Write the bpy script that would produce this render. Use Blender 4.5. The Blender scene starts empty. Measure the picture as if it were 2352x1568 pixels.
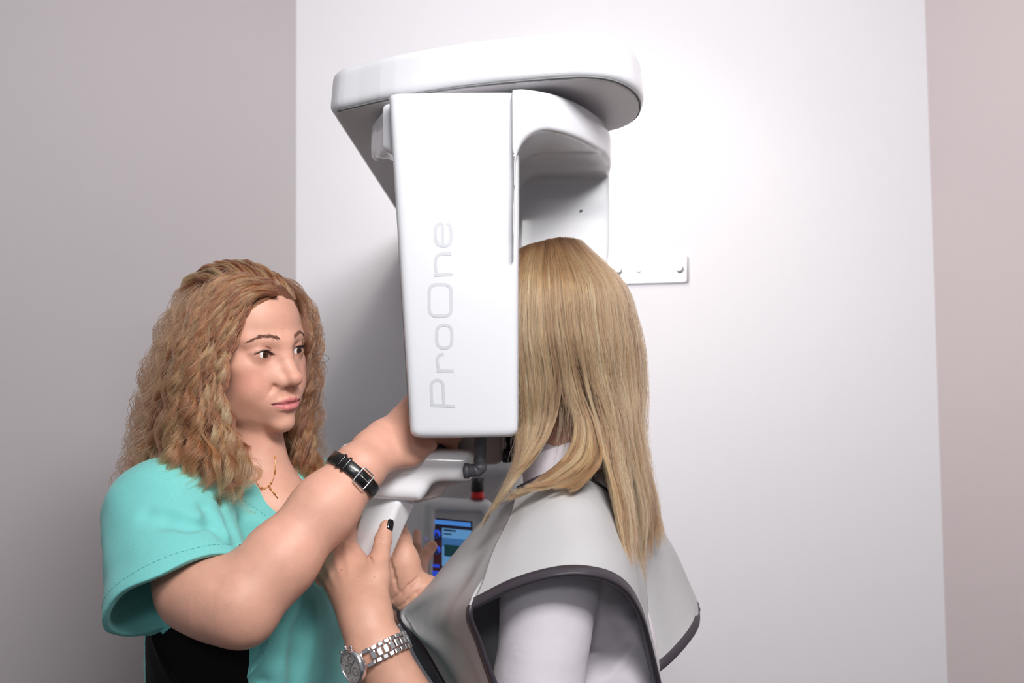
import bpy, math
import numpy as np
from mathutils import Matrix, Vector

# ---------------------------------------------------------------- camera, world, lights, exposure
LOWRES = 0
SC = bpy.context.scene
COL = SC.collection
FPX = 2287.0                       # focal length in pixels of the 2352 px wide frame (35 mm lens)
cam_data = bpy.data.cameras.new('camera'); cam = bpy.data.objects.new('camera', cam_data); COL.objects.link(cam)
cam_data.sensor_width = 36.0; cam_data.lens = FPX / 2352 * 36.0
cam_mat = Matrix.Translation((0, 0, 1.5)) @ Matrix.Rotation(math.radians(93), 4, 'X') @ Matrix.Rotation(math.radians(-0.62), 4, 'Z')
cam.matrix_world = cam_mat
cam_data.clip_start = 0.05
cam_data.dof.use_dof = True; cam_data.dof.focus_distance = 1.30; cam_data.dof.aperture_fstop = 5.0
SC.camera = cam

world = bpy.data.worlds.new('world'); SC.world = world; world.use_nodes = True
world.node_tree.nodes['Background'].inputs[0].default_value = (0.88, 0.92, 1.0, 1)
world.node_tree.nodes['Background'].inputs[1].default_value = 0.22

def area_light(name, loc, target, size, watts, colour, size_y=None, spread=180):
    l = bpy.data.lights.new(name, 'AREA'); l.energy = watts; l.color = colour
    l.shape = 'RECTANGLE'; l.size = size; l.size_y = size_y or size; l.spread = math.radians(spread)
    o = bpy.data.objects.new(name, l); COL.objects.link(o); o.location = loc
    o.rotation_euler = (Vector(target) - Vector(loc)).to_track_quat('-Z', 'Y').to_euler()
    return o
area_light('ceiling_flash', (0.45, -0.05, 2.70), (0.10, 2.10, 1.95), 0.9, 41.0, (1.0, 0.985, 0.975), 0.7, 125)
area_light('wall_wash', (0.35, 1.60, 2.73), (0.25, 2.4, 1.6), 1.0, 8.0, (1.0, 0.965, 0.935), 0.5)
area_light('flash_bounce', (-0.10, -1.30, 2.28), (0.0, 1.4, 1.6), 0.34, 8.0, (1.0, 0.99, 0.98), 0.28)
sp = bpy.data.lights.new('ceiling_spot', 'SPOT'); sp.energy = 14.0; sp.color = (1.0, 0.86, 0.70); sp.spot_size = math.radians(105)
sp.spot_blend = 1.0; sp.shadow_soft_size = 0.06
spo = bpy.data.objects.new('ceiling_spot', sp); COL.objects.link(spo); spo.location = (0.20, 1.95, 2.70)
spo.rotation_euler = (Vector((0.22, 2.5, 1.4)) - spo.location).to_track_quat('-Z', 'Y').to_euler()

SC.view_settings.view_transform = 'Standard'; SC.view_settings.look = 'None'
SC.view_settings.gamma = 1.0; SC.view_settings.use_curve_mapping = False
SC.view_settings.exposure = 0.08
SC.cycles.use_denoising = True
SC.cycles.max_bounces = 6
SC.cycles.use_adaptive_sampling = True; SC.cycles.adaptive_threshold = 0.02
SC.cycles.sample_clamp_indirect = 4.0
SC.cycles_curves.shape = 'RIBBONS'

# ---------------------------------------------------------------- geometry helpers
CM = np.array(cam_mat.to_3x3()); C0 = np.array([0, 0, 1.5])
def P(px, py, y):
    """point of the room seen at photo pixel (px, py) at distance y in front of the camera"""
    d = CM @ np.array([(px - 1176) / FPX, -(py - 784) / FPX, -1.0])
    return C0 + d * (y / d[1])
def Pz(px, py, z):
    d = CM @ np.array([(px - 1176) / FPX, -(py - 784) / FPX, -1.0])
    return C0 + d * ((z - 1.5) / d[2])
def Pv(L): return np.array([P(*q) for q in L])
def nrm(v):
    v = np.asarray(v, float); return v / (np.linalg.norm(v, axis=-1, keepdims=True) + 1e-12)

def new_mesh_np(name, V, F, mats, parent=None, smooth=True, midx=None):
    """V (n,3); F (m,4) or (m,3) arrays or list of such arrays"""
    Fs = F if isinstance(F, list) else [F]
    Fs = [np.asarray(f, np.int32) for f in Fs if len(f)]
    me = bpy.data.meshes.new(name)
    V = np.asarray(V, np.float32)
    me.vertices.add(len(V)); me.vertices.foreach_set('co', V.ravel())
    loops = np.concatenate([f.ravel() for f in Fs])
    sizes = np.concatenate([np.full(len(f), f.shape[1], np.int32) for f in Fs])
    me.loops.add(len(loops)); me.loops.foreach_set('vertex_index', loops)
    me.polygons.add(len(sizes))
    starts = np.concatenate([[0], np.cumsum(sizes)[:-1]]).astype(np.int32)
    me.polygons.foreach_set('loop_start', starts)
    if midx is not None: me.polygons.foreach_set('material_index', np.asarray(midx, np.int32))
    me.update(calc_edges=True); me.validate()
    me.polygons.foreach_set('use_smooth', np.full(len(me.polygons), smooth))
    for m in (mats if isinstance(mats, (list, tuple)) else [mats]): me.materials.append(m)
    o = bpy.data.objects.new(name, me); COL.objects.link(o)
    if parent is not None: o.parent = parent
    return o

def empty(name, loc=(0, 0, 0)):
    # parts carry world coordinates, so the empty keeps the identity and its base sits in delta-free parents
    o = bpy.data.objects.new(name, None); COL.objects.link(o); o.empty_display_size = 0.05
    return o
def tag(o, label=None, cat=None, group=None, kind=None):
    if label: o['label'] = label
    if cat: o['category'] = cat
    if group: o['group'] = group
    if kind: o['kind'] = kind
    return o
def place_base(root, loc):
    """put the empty at its thing's base while its parts stay where they are"""
    root.location = loc
    for ch in root.children: ch.matrix_parent_inverse = Matrix.Translation(-Vector(loc))

class MB:
    """collects simple shapes and links them as ONE mesh"""
    def __init__(s): s.v = []; s.f4 = []; s.f3 = []; s.n = 0
    def add(s, V, F):
        V = np.asarray(V, float); s.v.append(V)
        if not isinstance(F, list): F = [F]
        elif len(F) and np.isscalar(F[0][0]): F = [F]
        for f in F:
            f = np.asarray(f, int)
            if not len(f): continue
            (s.f4 if f.shape[1] == 4 else s.f3).append(f + s.n)
        s.n += len(V); return s
    def build(s, name, mats, parent=None, smooth=True):
        Fs = []
        if s.f4: Fs.append(np.concatenate(s.f4))
        if s.f3: Fs.append(np.concatenate(s.f3))
        return new_mesh_np(name, np.concatenate(s.v), Fs, mats, parent, smooth)
    def box(s, c, x, y, z):
        """box with centre c and half-axis vectors x, y, z"""
        c, x, y, z = map(np.asarray, (c, x, y, z))
        V = [c + i * x + j * y + k * z for i in (-1, 1) for j in (-1, 1) for k in (-1, 1)]
        F = [(0, 1, 3, 2), (4, 6, 7, 5), (0, 4, 5, 1), (2, 3, 7, 6), (0, 2, 6, 4), (1, 5, 7, 3)]
        return s.add(V, F)
    def rbox(s, c, x, y, z, r=0.15):
        """box whose edges are chamfered by the fraction r of each half axis"""
        c, x, y, z = map(np.asarray, (c, x, y, z)); lv = [-1, -1 + r, 1 - r, 1]
        rings = []
        for zi, ins in ((-1, r), (-1 + r, 0), (1 - r, 0), (1, r)):
            a = 1 - ins; b = a - r
            rings.append([c + i * x + j * y + zi * z for i, j in ((a, -b), (a, b), (b, a), (-b, a), (-a, b), (-a, -b), (-b, -a), (b, -a))])
        V = np.array(rings).reshape(-1, 3); F = []
        for k in range(3):
            for i in range(8): F.append((k * 8 + i, k * 8 + (i + 1) % 8, k * 8 + 8 + (i + 1) % 8, k * 8 + 8 + i))
        caps3 = []
        for base, flip in ((0, 1), (24, 0)):
            for i in range(1, 7):
                t = (base, base + i, base + i + 1); caps3.append(t[::-1] if flip else t)
        return s.add(V, [F, caps3])
    def tube(s, pts, r, n=12, caps=True, flat=None, up=None):
        """sweep a circle (or ellipse: flat = ratio along `up`) along pts; r scalar or per point"""
        pts = np.asarray(pts, float); m = len(pts); r = np.broadcast_to(np.asarray(r, float), (m,))
        T = nrm(np.gradient(pts, axis=0))
        u = np.asarray(up, float) if up is not None else None
        ups = None
        if u is not None and u.ndim == 2: ups = u
        if u is None:
            a = T[0]; u = np.array([0, 0, 1.0]) if abs(a[2]) < .9 else np.array([1.0, 0, 0])
        rings = []; prev = u if ups is None else ups[0]
        a = np.linspace(0, 2 * np.pi, n, endpoint=False)
        for i in range(m):
            ref = prev if ups is None else ups[i]
            N = nrm(ref - np.dot(ref, T[i]) * T[i]); B = np.cross(T[i], N)
            prev = N if (up is None) else prev
            fr = flat if flat else 1.0
            rings.append(pts[i] + r[i] * (np.outer(np.cos(a), N) * fr + np.outer(np.sin(a), B)))
        V = np.array(rings).reshape(-1, 3); F = []
        for k in range(m - 1):
            for i in range(n): F.append((k * n + i, k * n + (i + 1) % n, (k + 1) * n + (i + 1) % n, (k + 1) * n + i))
        t3 = []
        if caps:
            for base, flip in ((0, 1), ((m - 1) * n, 0)):
                for i in range(1, n - 1):
                    t = (base, base + i, base + i + 1); t3.append(t[::-1] if flip else t)
        return s.add(V, [F, t3])
    def lathe(s, c, axis, prof, n=32, ref=None):
        """prof: list of (radius, height along axis)"""
        axis = nrm(axis); u = np.array(ref if ref is not None else ((0, 0, 1.0) if abs(axis[2]) < .9 else (1.0, 0, 0)))
        N = nrm(u - np.dot(u, axis) * axis); B = np.cross(axis, N); a = np.linspace(0, 2 * np.pi, n, endpoint=False)
        V = np.array([np.asarray(c) + h * axis + r * (np.outer(np.cos(a), N) + np.outer(np.sin(a), B)) for r, h in prof]).reshape(-1, 3)
        F = [(k * n + i, k * n + (i + 1) % n, (k + 1) * n + (i + 1) % n, (k + 1) * n + i) for k in range(len(prof) - 1) for i in range(n)]
        return s.add(V, F)

def catmull(pts, n):
    """resample control points (m,k) with a centripetal-ish Catmull-Rom spline to n points"""
    pts = np.asarray(pts, float); t = np.linspace(0, len(pts) - 1, n)
    return cr_eval(pts, t)
def cr_eval(pts, t):
    m = len(pts); i = np.clip(np.floor(t).astype(int), 0, m - 2); f = (t - i)
    f = f.reshape(f.shape + (1,) * (pts.ndim - 1))
    p = np.concatenate([[2 * pts[0] - pts[1]], pts, [2 * pts[-1] - pts[-2]]])
    p0, p1, p2, p3 = p[i], p[i + 1], p[i + 2], p[i + 3]
    return .5 * ((2 * p1) + (-p0 + p2) * f + (2 * p0 - 5 * p1 + 4 * p2 - p3) * f ** 2 + (-p0 + 3 * p1 - 3 * p2 + p3) * f ** 3)
def patch_grid(G, nu, nv):
    """G (rows, cols, 3) control net -> (nu, nv, 3)"""
    G = np.asarray(G, float)
    A = cr_eval(G, np.linspace(0, len(G) - 1, nu))
    A = cr_eval(A.transpose(1, 0, 2), np.linspace(0, G.shape[1] - 1, nv))
    return A.transpose(1, 0, 2)
def grid_normals(S):
    du = np.gradient(S, axis=0); dv = np.gradient(S, axis=1)
    return nrm(np.cross(du, dv))
def sheet_mesh(S, thick, N=None):
    """closed sheet of the given thickness from a point grid: returns V, F"""
    nu, nv = S.shape[:2]
    if N is None: N = grid_normals(S)
    A = S + N * thick / 2; B = S - N * thick / 2
    V = np.concatenate([A.reshape(-1, 3), B.reshape(-1, 3)]); o = nu * nv
    idx = np.arange(o).reshape(nu, nv)
    q = np.stack([idx[:-1, :-1], idx[1:, :-1], idx[1:, 1:], idx[:-1, 1:]], -1).reshape(-1, 4)
    F = [q, q[:, ::-1] + o]
    def rim(e): return np.stack([e[:-1], e[1:], e[1:] + o, e[:-1] + o], -1)
    F += [rim(idx[0, :]), rim(idx[:, -1]), rim(idx[-1, ::-1]), rim(idx[::-1, 0])]
    return V, np.concatenate(F)

# ---------------------------------------------------------------- implicit surfaces (sculpting by distance fields)
def smin(a, b, k):
    if k <= 0: return np.minimum(a, b)
    h = np.clip(.5 + .5 * (b - a) / k, 0, 1); return b * (1 - h) + a * h - k * h * (1 - h)
def smax(a, b, k): return -smin(-a, -b, k)
def f_ell(c, r, R=None):
    c = np.asarray(c, np.float32); r = np.asarray(r, np.float32)
    def f(p):
        q = p - c
        if R is not None: q = q @ np.asarray(R, np.float32)
        k0 = np.sqrt(((q / r) ** 2).sum(-1)); k1 = np.sqrt(((q / r ** 2) ** 2).sum(-1)) + 1e-9
        return k0 * (k0 - 1) / k1
    m = float(max(r)); return f, c - m, c + m
def f_cap(a, b, ra, rb, flat=None, fr=1.0):
    a = np.asarray(a, np.float32); b = np.asarray(b, np.float32); ba = b - a; L2 = float((ba ** 2).sum()) + 1e-12
    fl = None if flat is None else nrm(flat).astype(np.float32)
    def f(p):
        pa = p - a; h = np.clip(pa @ ba / L2, 0, 1); q = pa - h[:, None] * ba
        if fl is not None:
            s = q @ fl; q = q + np.outer(s * (1 / fr - 1), fl)
            return (np.sqrt((q ** 2).sum(-1)) - (ra + (rb - ra) * h)) * min(1, (1 + fr) / 2)
        return np.sqrt((q ** 2).sum(-1)) - (ra + (rb - ra) * h)
    m = max(ra, rb); return f, np.minimum(a, b) - m, np.maximum(a, b) + m
class Sdf:
    """ordered smooth unions / cuts, each evaluated only near its own box"""
    def __init__(s): s.ops = []
    def add(s, prim, k=0.01): s.ops.append(('u', prim, k)); return s
    def sub(s, prim, k=0.005): s.ops.append(('s', prim, k)); return s
    def ell(s, c, r, k=0.01, R=None): return s.add(f_ell(c, r, R), k)
    def cap(s, a, b, ra, rb=None, k=0.01, flat=None, fr=1.0): return s.add(f_cap(a, b, ra, ra if rb is None else rb, flat, fr), k)
    def chain(s, pts, rs, k=0.01, flat=None, fr=1.0, kin=None):
        for i in range(len(pts) - 1): s.cap(pts[i], pts[i + 1], rs[i], rs[i + 1], k if i == 0 else (kin or k * .5), flat, fr)
        return s
    def fn(s, f): s.ops.append(('f', f, 0)); return s
    def bounds(s):
        lo = np.min([o[1][1] for o in s.ops if o[0] == 'u'], axis=0); hi = np.max([o[1][2] for o in s.ops if o[0] == 'u'], axis=0)
        return lo - .01, hi + .01
    def __call__(s, p):
        p = np.asarray(p, np.float32); d = np.full(len(p), 0.5, np.float32)
        for op, prim, k in s.ops:
            if op == 'f': d = prim(p, d); continue
            f, lo, hi = prim; pad = max(k * 1.2, 0.0) + 0.03
            m = np.all((p > lo - pad) & (p < hi + pad), axis=1)
            if not m.any(): continue
            if m.all(): q = p; v = f(q); d = smin(d, v, k) if op == 'u' else smax(d, -v, k)
            else:
                q = p[m]; v = f(q).astype(np.float32)
                d[m] = smin(d[m], v, k) if op == 'u' else smax(d[m], -v, k)
        return d.astype(np.float32)

def surface_nets(f, lo, hi, h, bs=8, slack=1.5, project=1, warp=None):
    """sparse surface nets of f = 0 with cell size h"""
    lo = np.asarray(lo, float); hi = np.asarray(hi, float)
    nb = np.ceil((hi - lo) / (h * bs)).astype(int)
    gi = np.stack(np.meshgrid(*[np.arange(n) for n in nb], indexing='ij'), -1).reshape(-1, 3)
    cen = lo + (gi + .5) * bs * h
    keep = []
    for i in range(0, len(cen), 200000):
        keep.append(np.abs(f(cen[i:i + 200000])) < bs * h * .87 * slack)
    gi = gi[np.concatenate(keep)]
    n1 = bs + 1
    loc = np.stack(np.meshgrid(*[np.arange(n1)] * 3, indexing='ij'), -1).reshape(-1, 3)
    N = nb * bs + 2
    def gid(ijk): return (ijk[..., 0].astype(np.int64) * N[1] + ijk[..., 1]) * N[2] + ijk[..., 2]
    cids, cpos, edges = [], [], []
    corner = np.array([(i, j, k) for i in (0, 1) for j in (0, 1) for k in (0, 1)])
    E = [(0, 4), (1, 5), (2, 6), (3, 7), (0, 2), (1, 3), (4, 6), (5, 7), (0, 1), (2, 3), (4, 5), (6, 7)]
    CH = max(1, 600000 // n1 ** 3)
    for b in range(0, len(gi), CH):
        g = gi[b:b + CH]; ijk = g[:, None, :] * bs + loc[None]
        v = f((lo + ijk.reshape(-1, 3) * h)).reshape(len(g), n1, n1, n1)
        neg = v < 0
        c8 = np.stack([v[:, i:i + bs, j:j + bs, k:k + bs] for i, j, k in corner], -1)
        s8 = c8 < 0; cnt = s8.sum(-1); act = (cnt > 0) & (cnt < 8)
        w = np.argwhere(act)
        if not len(w): continue
        cv = c8[act]; ci = g[w[:, 0]] * bs + w[:, 1:]
        acc = np.zeros((len(w), 3)); num = np.zeros(len(w))
        for a, bb in E:
            va, vb = cv[:, a], cv[:, bb]; m = (va < 0) != (vb < 0)
            t = np.where(m, va / np.where(m, va - vb, 1), 0)
            pnt = corner[a] + t[:, None] * (corner[bb] - corner[a])
            acc += pnt * m[:, None]; num += m
        cids.append(gid(ci)); cpos.append(lo + (ci + acc / num[:, None]) * h)
        for ax, other in ((0, 4), (1, 2), (2, 1)):
            va, vb = cv[:, 0], cv[:, other]; m = (va < 0) != (vb < 0)
            if m.any(): edges.append((ax, ci[m], va[m] < 0))
    ids = np.concatenate(cids); pos = np.concatenate(cpos); order = np.argsort(ids); ids = ids[order]; pos = pos[order]
    quads = []
    for ax, ci, inside in edges:
        u = np.zeros(3, int); w = np.zeros(3, int); u[(ax + 1) % 3] = 1; w[(ax + 2) % 3] = 1
        q = np.stack([gid(ci), gid(ci - u), gid(ci - u - w), gid(ci - w)], -1)
        j = np.searchsorted(ids, q); j = np.clip(j, 0, len(ids) - 1); ok = (ids[j] == q).all(1)
        j = j[ok]; ins = inside[ok]
        j = np.where(ins[:, None], j, j[:, ::-1])
        quads.append(j)
    F = np.concatenate(quads)
    for _ in range(project):
        e = h * .25; d0 = f(pos); G = np.stack([(f(pos + e * np.eye(3)[a]) - f(pos - e * np.eye(3)[a])) / (2 * e) for a in range(3)], -1)
        gn = (G ** 2).sum(-1) + .05
        step = (-d0 / gn)[:, None] * G
        sl = np.linalg.norm(step, axis=1, keepdims=True); step *= np.minimum(1, .6 * h / (sl + 1e-12))
        pos = pos + step
    return pos, F

def split_obj(name, V, F, mats, parent=None): return new_mesh_np(name, V, F, mats, parent)
def set_colour(o, C, name='tint'):
    me = o.data; a = me.color_attributes.new(name, 'FLOAT_COLOR', 'POINT')
    C = np.concatenate([np.asarray(C, np.float32), np.ones((len(C), 1), np.float32)], 1)
    a.data.foreach_set('color', C.ravel())

def poly2d(poly):
    """signed distance to a closed 2D polygon"""
    A = np.asarray(poly, np.float32); B = np.roll(A, -1, 0)
    def f(q):
        d = np.full(len(q), 1e9, np.float32); s = np.ones(len(q), np.float32)
        for a, b in zip(A, B):
            e = b - a; w = q - a; t = np.clip((w @ e) / (e @ e + 1e-12), 0, 1)
            dd = ((w - t[:, None] * e) ** 2).sum(-1); d = np.minimum(d, dd)
            c1 = q[:, 1] >= a[1]; c2 = q[:, 1] < b[1]; c3 = e[0] * w[:, 1] > e[1] * w[:, 0]
            s = np.where((c1 & c2 & c3) | (~c1 & ~c2 & ~c3), -s, s)
        return s * np.sqrt(d)
    return f
def rbox(q, h, r):
    d = np.abs(q) - (np.asarray(h, np.float32) - r)
    return np.sqrt((np.maximum(d, 0) ** 2).sum(-1)) + np.minimum(d.max(-1), 0) - r

RNG = np.random.default_rng(7)
def vnoise(p, freq, seed=0):
    """cheap smooth noise in about -1..1"""
    r = np.random.default_rng(seed); out = 0
    for _ in range(6):
        k = nrm(r.normal(size=3)) * freq * r.uniform(.6, 1.5); out = out + np.sin(p @ k + r.uniform(0, 6.28))
    return out / 2.6

def trace(S, px, py, y0=.95, off=0.0):
    """point where the view ray through a pixel meets the surface S = 0"""
    d = nrm(P(px, py, 1.0) - C0); t = y0
    for _ in range(90):
        v = float(S((C0 + d * t)[None])[0]); t += v * .8
        if abs(v) < 2e-4 or t > 2.4: break
    return C0 + d * (t - off)
# ---------------------------------------------------------------- materials
def srgb(r, g, b):
    f = lambda c: (c / 255 / 12.92) if c / 255 <= .04045 else ((c / 255 + .055) / 1.055) ** 2.4
    return (f(r), f(g), f(b), 1)
def mat(name, col, rough=.5, metal=0, spec=.5, coat=0, coat_rough=.05, sss=0, sss_r=(.01, .004, .002), bump=None, sheen=0, emit=None, attr=None, trans=0, noise_col=None):
    m = bpy.data.materials.new(name); m.use_nodes = True; nt = m.node_tree; b = nt.nodes['Principled BSDF']
    b.inputs['Base Color'].default_value = col; b.inputs['Roughness'].default_value = rough; b.inputs['Metallic'].default_value = metal
    b.inputs['Specular IOR Level'].default_value = spec; b.inputs['Coat Weight'].default_value = coat; b.inputs['Coat Roughness'].default_value = coat_rough
    b.inputs['Subsurface Weight'].default_value = sss; b.inputs['Subsurface Radius'].default_value = sss_r; b.inputs['Subsurface Scale'].default_value = 1.0
    b.inputs['Sheen Weight'].default_value = sheen; b.inputs['Transmission Weight'].default_value = trans
    L = nt.links.new
    src = None
    if attr:
        a = nt.nodes.new('ShaderNodeVertexColor'); a.layer_name = attr; src = a.outputs[0]
    if noise_col:      # (scale, amount, stretch) brightness mottling of the base colour
        sc_, am, st = noise_col
        tc = nt.nodes.new('ShaderNodeTexCoord'); mp = nt.nodes.new('ShaderNodeMapping'); mp.inputs['Scale'].default_value = st
        L(tc.outputs['Object'], mp.inputs[0]); n = nt.nodes.new('ShaderNodeTexNoise'); n.inputs['Scale'].default_value = sc_; n.inputs['Detail'].default_value = 5
        L(mp.outputs[0], n.inputs[0]); mr = nt.nodes.new('ShaderNodeMapRange'); mr.inputs['From Min'].default_value = .3; mr.inputs['From Max'].default_value = .7
        mr.inputs['To Min'].default_value = 1 - am; mr.inputs['To Max'].default_value = 1 + am; L(n.outputs[0], mr.inputs[0])
        mx = nt.nodes.new('ShaderNodeVectorMath'); mx.operation = 'SCALE'
        if src: L(src, mx.inputs[0])
        else: mx.inputs[0].default_value = col[:3]
        L(mr.outputs[0], mx.inputs['Scale']); src = mx.outputs[0]
    if src is not None: L(src, b.inputs['Base Color'])
    if bump:
        bumps = bump if isinstance(bump, list) else [bump]; prev = None
        for (sc_, st, dist) in bumps:
            tc = nt.nodes.new('ShaderNodeTexCoord'); n = nt.nodes.new('ShaderNodeTexNoise'); n.inputs['Scale'].default_value = sc_; n.inputs['Detail'].default_value = 4
            L(tc.outputs['Object'], n.inputs[0]); bp = nt.nodes.new('ShaderNodeBump'); bp.inputs['Strength'].default_value = st; bp.inputs['Distance'].default_value = dist
            L(n.outputs[0], bp.inputs['Height'])
            if prev: L(prev.outputs[0], bp.inputs['Normal'])
            prev = bp
        L(prev.outputs[0], b.inputs['Normal'])
    if emit: b.inputs['Emission Color'].default_value = emit[0]; b.inputs['Emission Strength'].default_value = emit[1]
    return m
M = {}
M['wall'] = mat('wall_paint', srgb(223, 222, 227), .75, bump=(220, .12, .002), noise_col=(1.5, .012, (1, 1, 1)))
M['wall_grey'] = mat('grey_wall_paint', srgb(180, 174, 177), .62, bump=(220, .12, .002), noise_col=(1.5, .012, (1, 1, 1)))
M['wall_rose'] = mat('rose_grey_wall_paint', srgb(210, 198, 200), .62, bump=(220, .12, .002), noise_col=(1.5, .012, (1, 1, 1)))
M['floor'] = mat('floor_vinyl', srgb(92, 88, 86), .45, noise_col=(12, .08, (1, 1, 1)))
M['ceiling'] = mat('ceiling_paint', srgb(240, 238, 236), .8)
M['plastic'] = mat('white_gloss_plastic', srgb(211, 212, 217), .28, spec=.5, coat=.55, coat_rough=.08)
M['plastic_lit'] = mat('lit_white_plastic', srgb(240, 240, 244), .28, spec=.5, coat=.55, coat_rough=.08)  # lighter copy of the white plastic: frontal light put into the colour
M['plastic_in'] = mat('pale_grey_plastic', srgb(214, 210, 212), .42)
M['plastic_grey'] = mat('grey_beige_plastic', srgb(172, 160, 158), .4)
M['panel_grey'] = mat('light_grey_plastic', srgb(205, 208, 212), .45)
M['gap'] = mat('seam_grey', srgb(120, 120, 122), .6)
M['print'] = mat('grey_print', srgb(188, 190, 195), .35)
M['rubber'] = mat('dark_rubber', srgb(66, 66, 72), .5, bump=(90, .25, .003), noise_col=(60, .25, (1, 1, 1)))
M['black'] = mat('black_plastic', srgb(20, 20, 24), .35)
M['navy'] = mat('navy_plastic', srgb(34, 34, 46), .4)
M['red'] = mat('red_plastic', srgb(196, 30, 26), .35)
M['steel'] = mat('brushed_steel', srgb(232, 232, 234), .32, metal=.7)
M['chrome'] = mat('polished_steel', srgb(240, 240, 242), .2, metal=1)
M['gold'] = mat('gold', srgb(226, 172, 92), .2, metal=1)
M['leather'] = mat('black_leather', srgb(12, 11, 12), .28, coat=.5, coat_rough=.15, bump=[(130, .35, .002), (700, .2, .0006)])
M['dial'] = mat('silver_dial', srgb(208, 204, 202), .3, metal=.4)
M['dial_dark'] = mat('dial_grey', srgb(120, 116, 116), .3, metal=.3)
M['binding'] = mat('charcoal_binding', srgb(52, 46, 54), .45, bump=(500, .15, .0008))
M['cape'] = mat('grey_vinyl_cloth', srgb(176, 175, 177), .52, bump=[(14, .22, .012), (600, .08, .0005)])
M['cape_in'] = mat('cape_lining', srgb(150, 152, 158), .6, bump=(14, .2, .01))
M['scrub'] = mat('turquoise_cotton', srgb(116, 196, 193), .72, spec=.25, sheen=.15, bump=[(1100, .25, .0006), (18, .15, .008)], noise_col=(500, .05, (1, 1, 1)))
M['scrub_black'] = mat('black_knit', srgb(13, 12, 14), .8, spec=.2)
M['stitch'] = mat('teal_stitch', srgb(58, 150, 150), .8)
M['shirt'] = mat('white_cotton', srgb(214, 207, 214), .8, spec=.2, bump=[(1200, .2, .0005), (22, .25, .008)])
M['skin'] = mat('skin', srgb(222, 164, 140), .46, spec=.4, sss=.10, sss_r=(.010, .004, .0025), attr='tint', noise_col=(70, .045, (1, 1, 1)), bump=[(1100, .30, .0006), (240, .12, .001)])
M['nail_black'] = mat('black_nail_varnish', srgb(8, 8, 10), .1, coat=1)
M['nail_pink'] = mat('pink_nail_varnish', srgb(232, 120, 140), .12, coat=1)
M['eye_white'] = mat('eye_white', srgb(226, 220, 220), .15, coat=1, coat_rough=.02)
M['iris'] = mat('dark_brown_iris', srgb(58, 34, 24), .2, coat=1, coat_rough=.02)
M['pupil'] = mat('pupil', srgb(4, 4, 4), .1, coat=1, coat_rough=.02)
# ---------------------------------------------------------------- the room
YW = 2.62
XA, XB = -0.5690, 1.1170           # corners of the light wall
def wall(name, a, b, m, z0=0.0, z1=2.75, t=0.12, inward=1):
    a = np.array(a); b = np.array(b); d = nrm(b - a); n = np.array([-d[1], d[0]]) * t * inward
    mb = MB(); V = []
    for z in (z0, z1):
        for q in (a, b, b + n, a + n): V.append((q[0], q[1], z))
    mb.add(V, [(0, 1, 5, 4), (1, 2, 6, 5), (2, 3, 7, 6), (3, 0, 4, 7), (4, 5, 6, 7), (3, 2, 1, 0)])
    return tag(mb.build(name, m, smooth=False), kind='structure')
wall('wall_back', (XA, YW), (XB, YW), M['wall'])
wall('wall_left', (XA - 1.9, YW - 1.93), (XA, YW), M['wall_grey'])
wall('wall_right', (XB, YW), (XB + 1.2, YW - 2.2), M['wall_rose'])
def flat(name, z, m, t):
    mb = MB(); X = [(-2.6, -.9), (2.5, -.9), (2.5, .4), (XB, YW + .1), (XA, YW + .1), (-2.6, .6)]
    n = len(X); V = [(x, y, z) for x, y in X] + [(x, y, z + t) for x, y in X]
    mb.add(V, [[(i, (i + 1) % n, (i + 1) % n + n, i + n) for i in range(n)], [(0, i, i + 1) for i in range(1, n - 1)] + [(n, n + i + 1, n + i) for i in range(1, n - 1)]])
    return tag(mb.build(name, m, smooth=False), kind='structure')
flat('floor', -0.05, M['floor'], .05)
flat('ceiling', 2.75, M['ceiling'], .05)

# ---------------------------------------------------------------- the dental X-ray machine
xr = empty('dental_xray_machine')
tag(xr, 'white glossy panoramic dental X-ray machine mounted on the light wall', 'x-ray machine')
def sdf_part(name, f, lo, hi, h, m, parent, project=2, slack=1.5):
    V, F = surface_nets(f, lo, hi, h, project=project, slack=slack)
    return new_mesh_np(name, V, F, m, parent)

# overhead arm: bowed front, lobe on the right, trunk running back to the wall
ZB, ZT = 1.900, 1.962
front = [(757, 262), (775, 251), (820, 240), (905, 221), (1050, 198), (1190, 183), (1290, 175), (1350, 173), (1400, 178), (1440, 191), (1468, 211), (1481, 236), (1476, 262), (1458, 280), (1430, 294), (1400, 301)]
fp = np.array([Pz(x, y, ZB)[:2] for x, y in front])
fp = catmull(fp, 46)
trunk = [(0.118, 1.58), (0.10, 1.75), (0.09, YW - .005), (fp[0][0] + .004, YW - .005)]
plan_arm = np.concatenate([fp, trunk])
f2arm = poly2d(plan_arm)
def f_arm(p):
    d2 = f2arm(p[:, :2]) + .006 * np.clip((p[:, 2] - ZB) / (ZT - ZB), 0, 1)
    return smax(d2, np.abs(p[:, 2] - (ZB + ZT) / 2) - (ZT - ZB) / 2, .014)
sdf_part('overhead_arm', f_arm, (-.33, 1.18, ZB - .01), (.25, YW + .01, ZT + .01), .0030, M['plastic'], xr)
def f_under(p):
    d2 = f2arm(p[:, :2]) + .0075
    return smax(d2, np.abs(p[:, 2] - (ZB - .0002)) - .0022, .002)
sdf_part('underside_cover', f_under, (-.33, 1.18, ZB - .01), (.25, YW + .01, ZB + .01), .0030, M['plastic_in'], xr, slack=2.5)
def f_gap(p):
    d2 = np.abs(f2arm(p[:, :2]) + .0062) - .0016
    return smax(d2, np.abs(p[:, 2] - ZB) - .0012, .001)
g = MB(); loop = np.c_[fp[2:-2], np.full(len(fp) - 4, ZB + .0002)]
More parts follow.
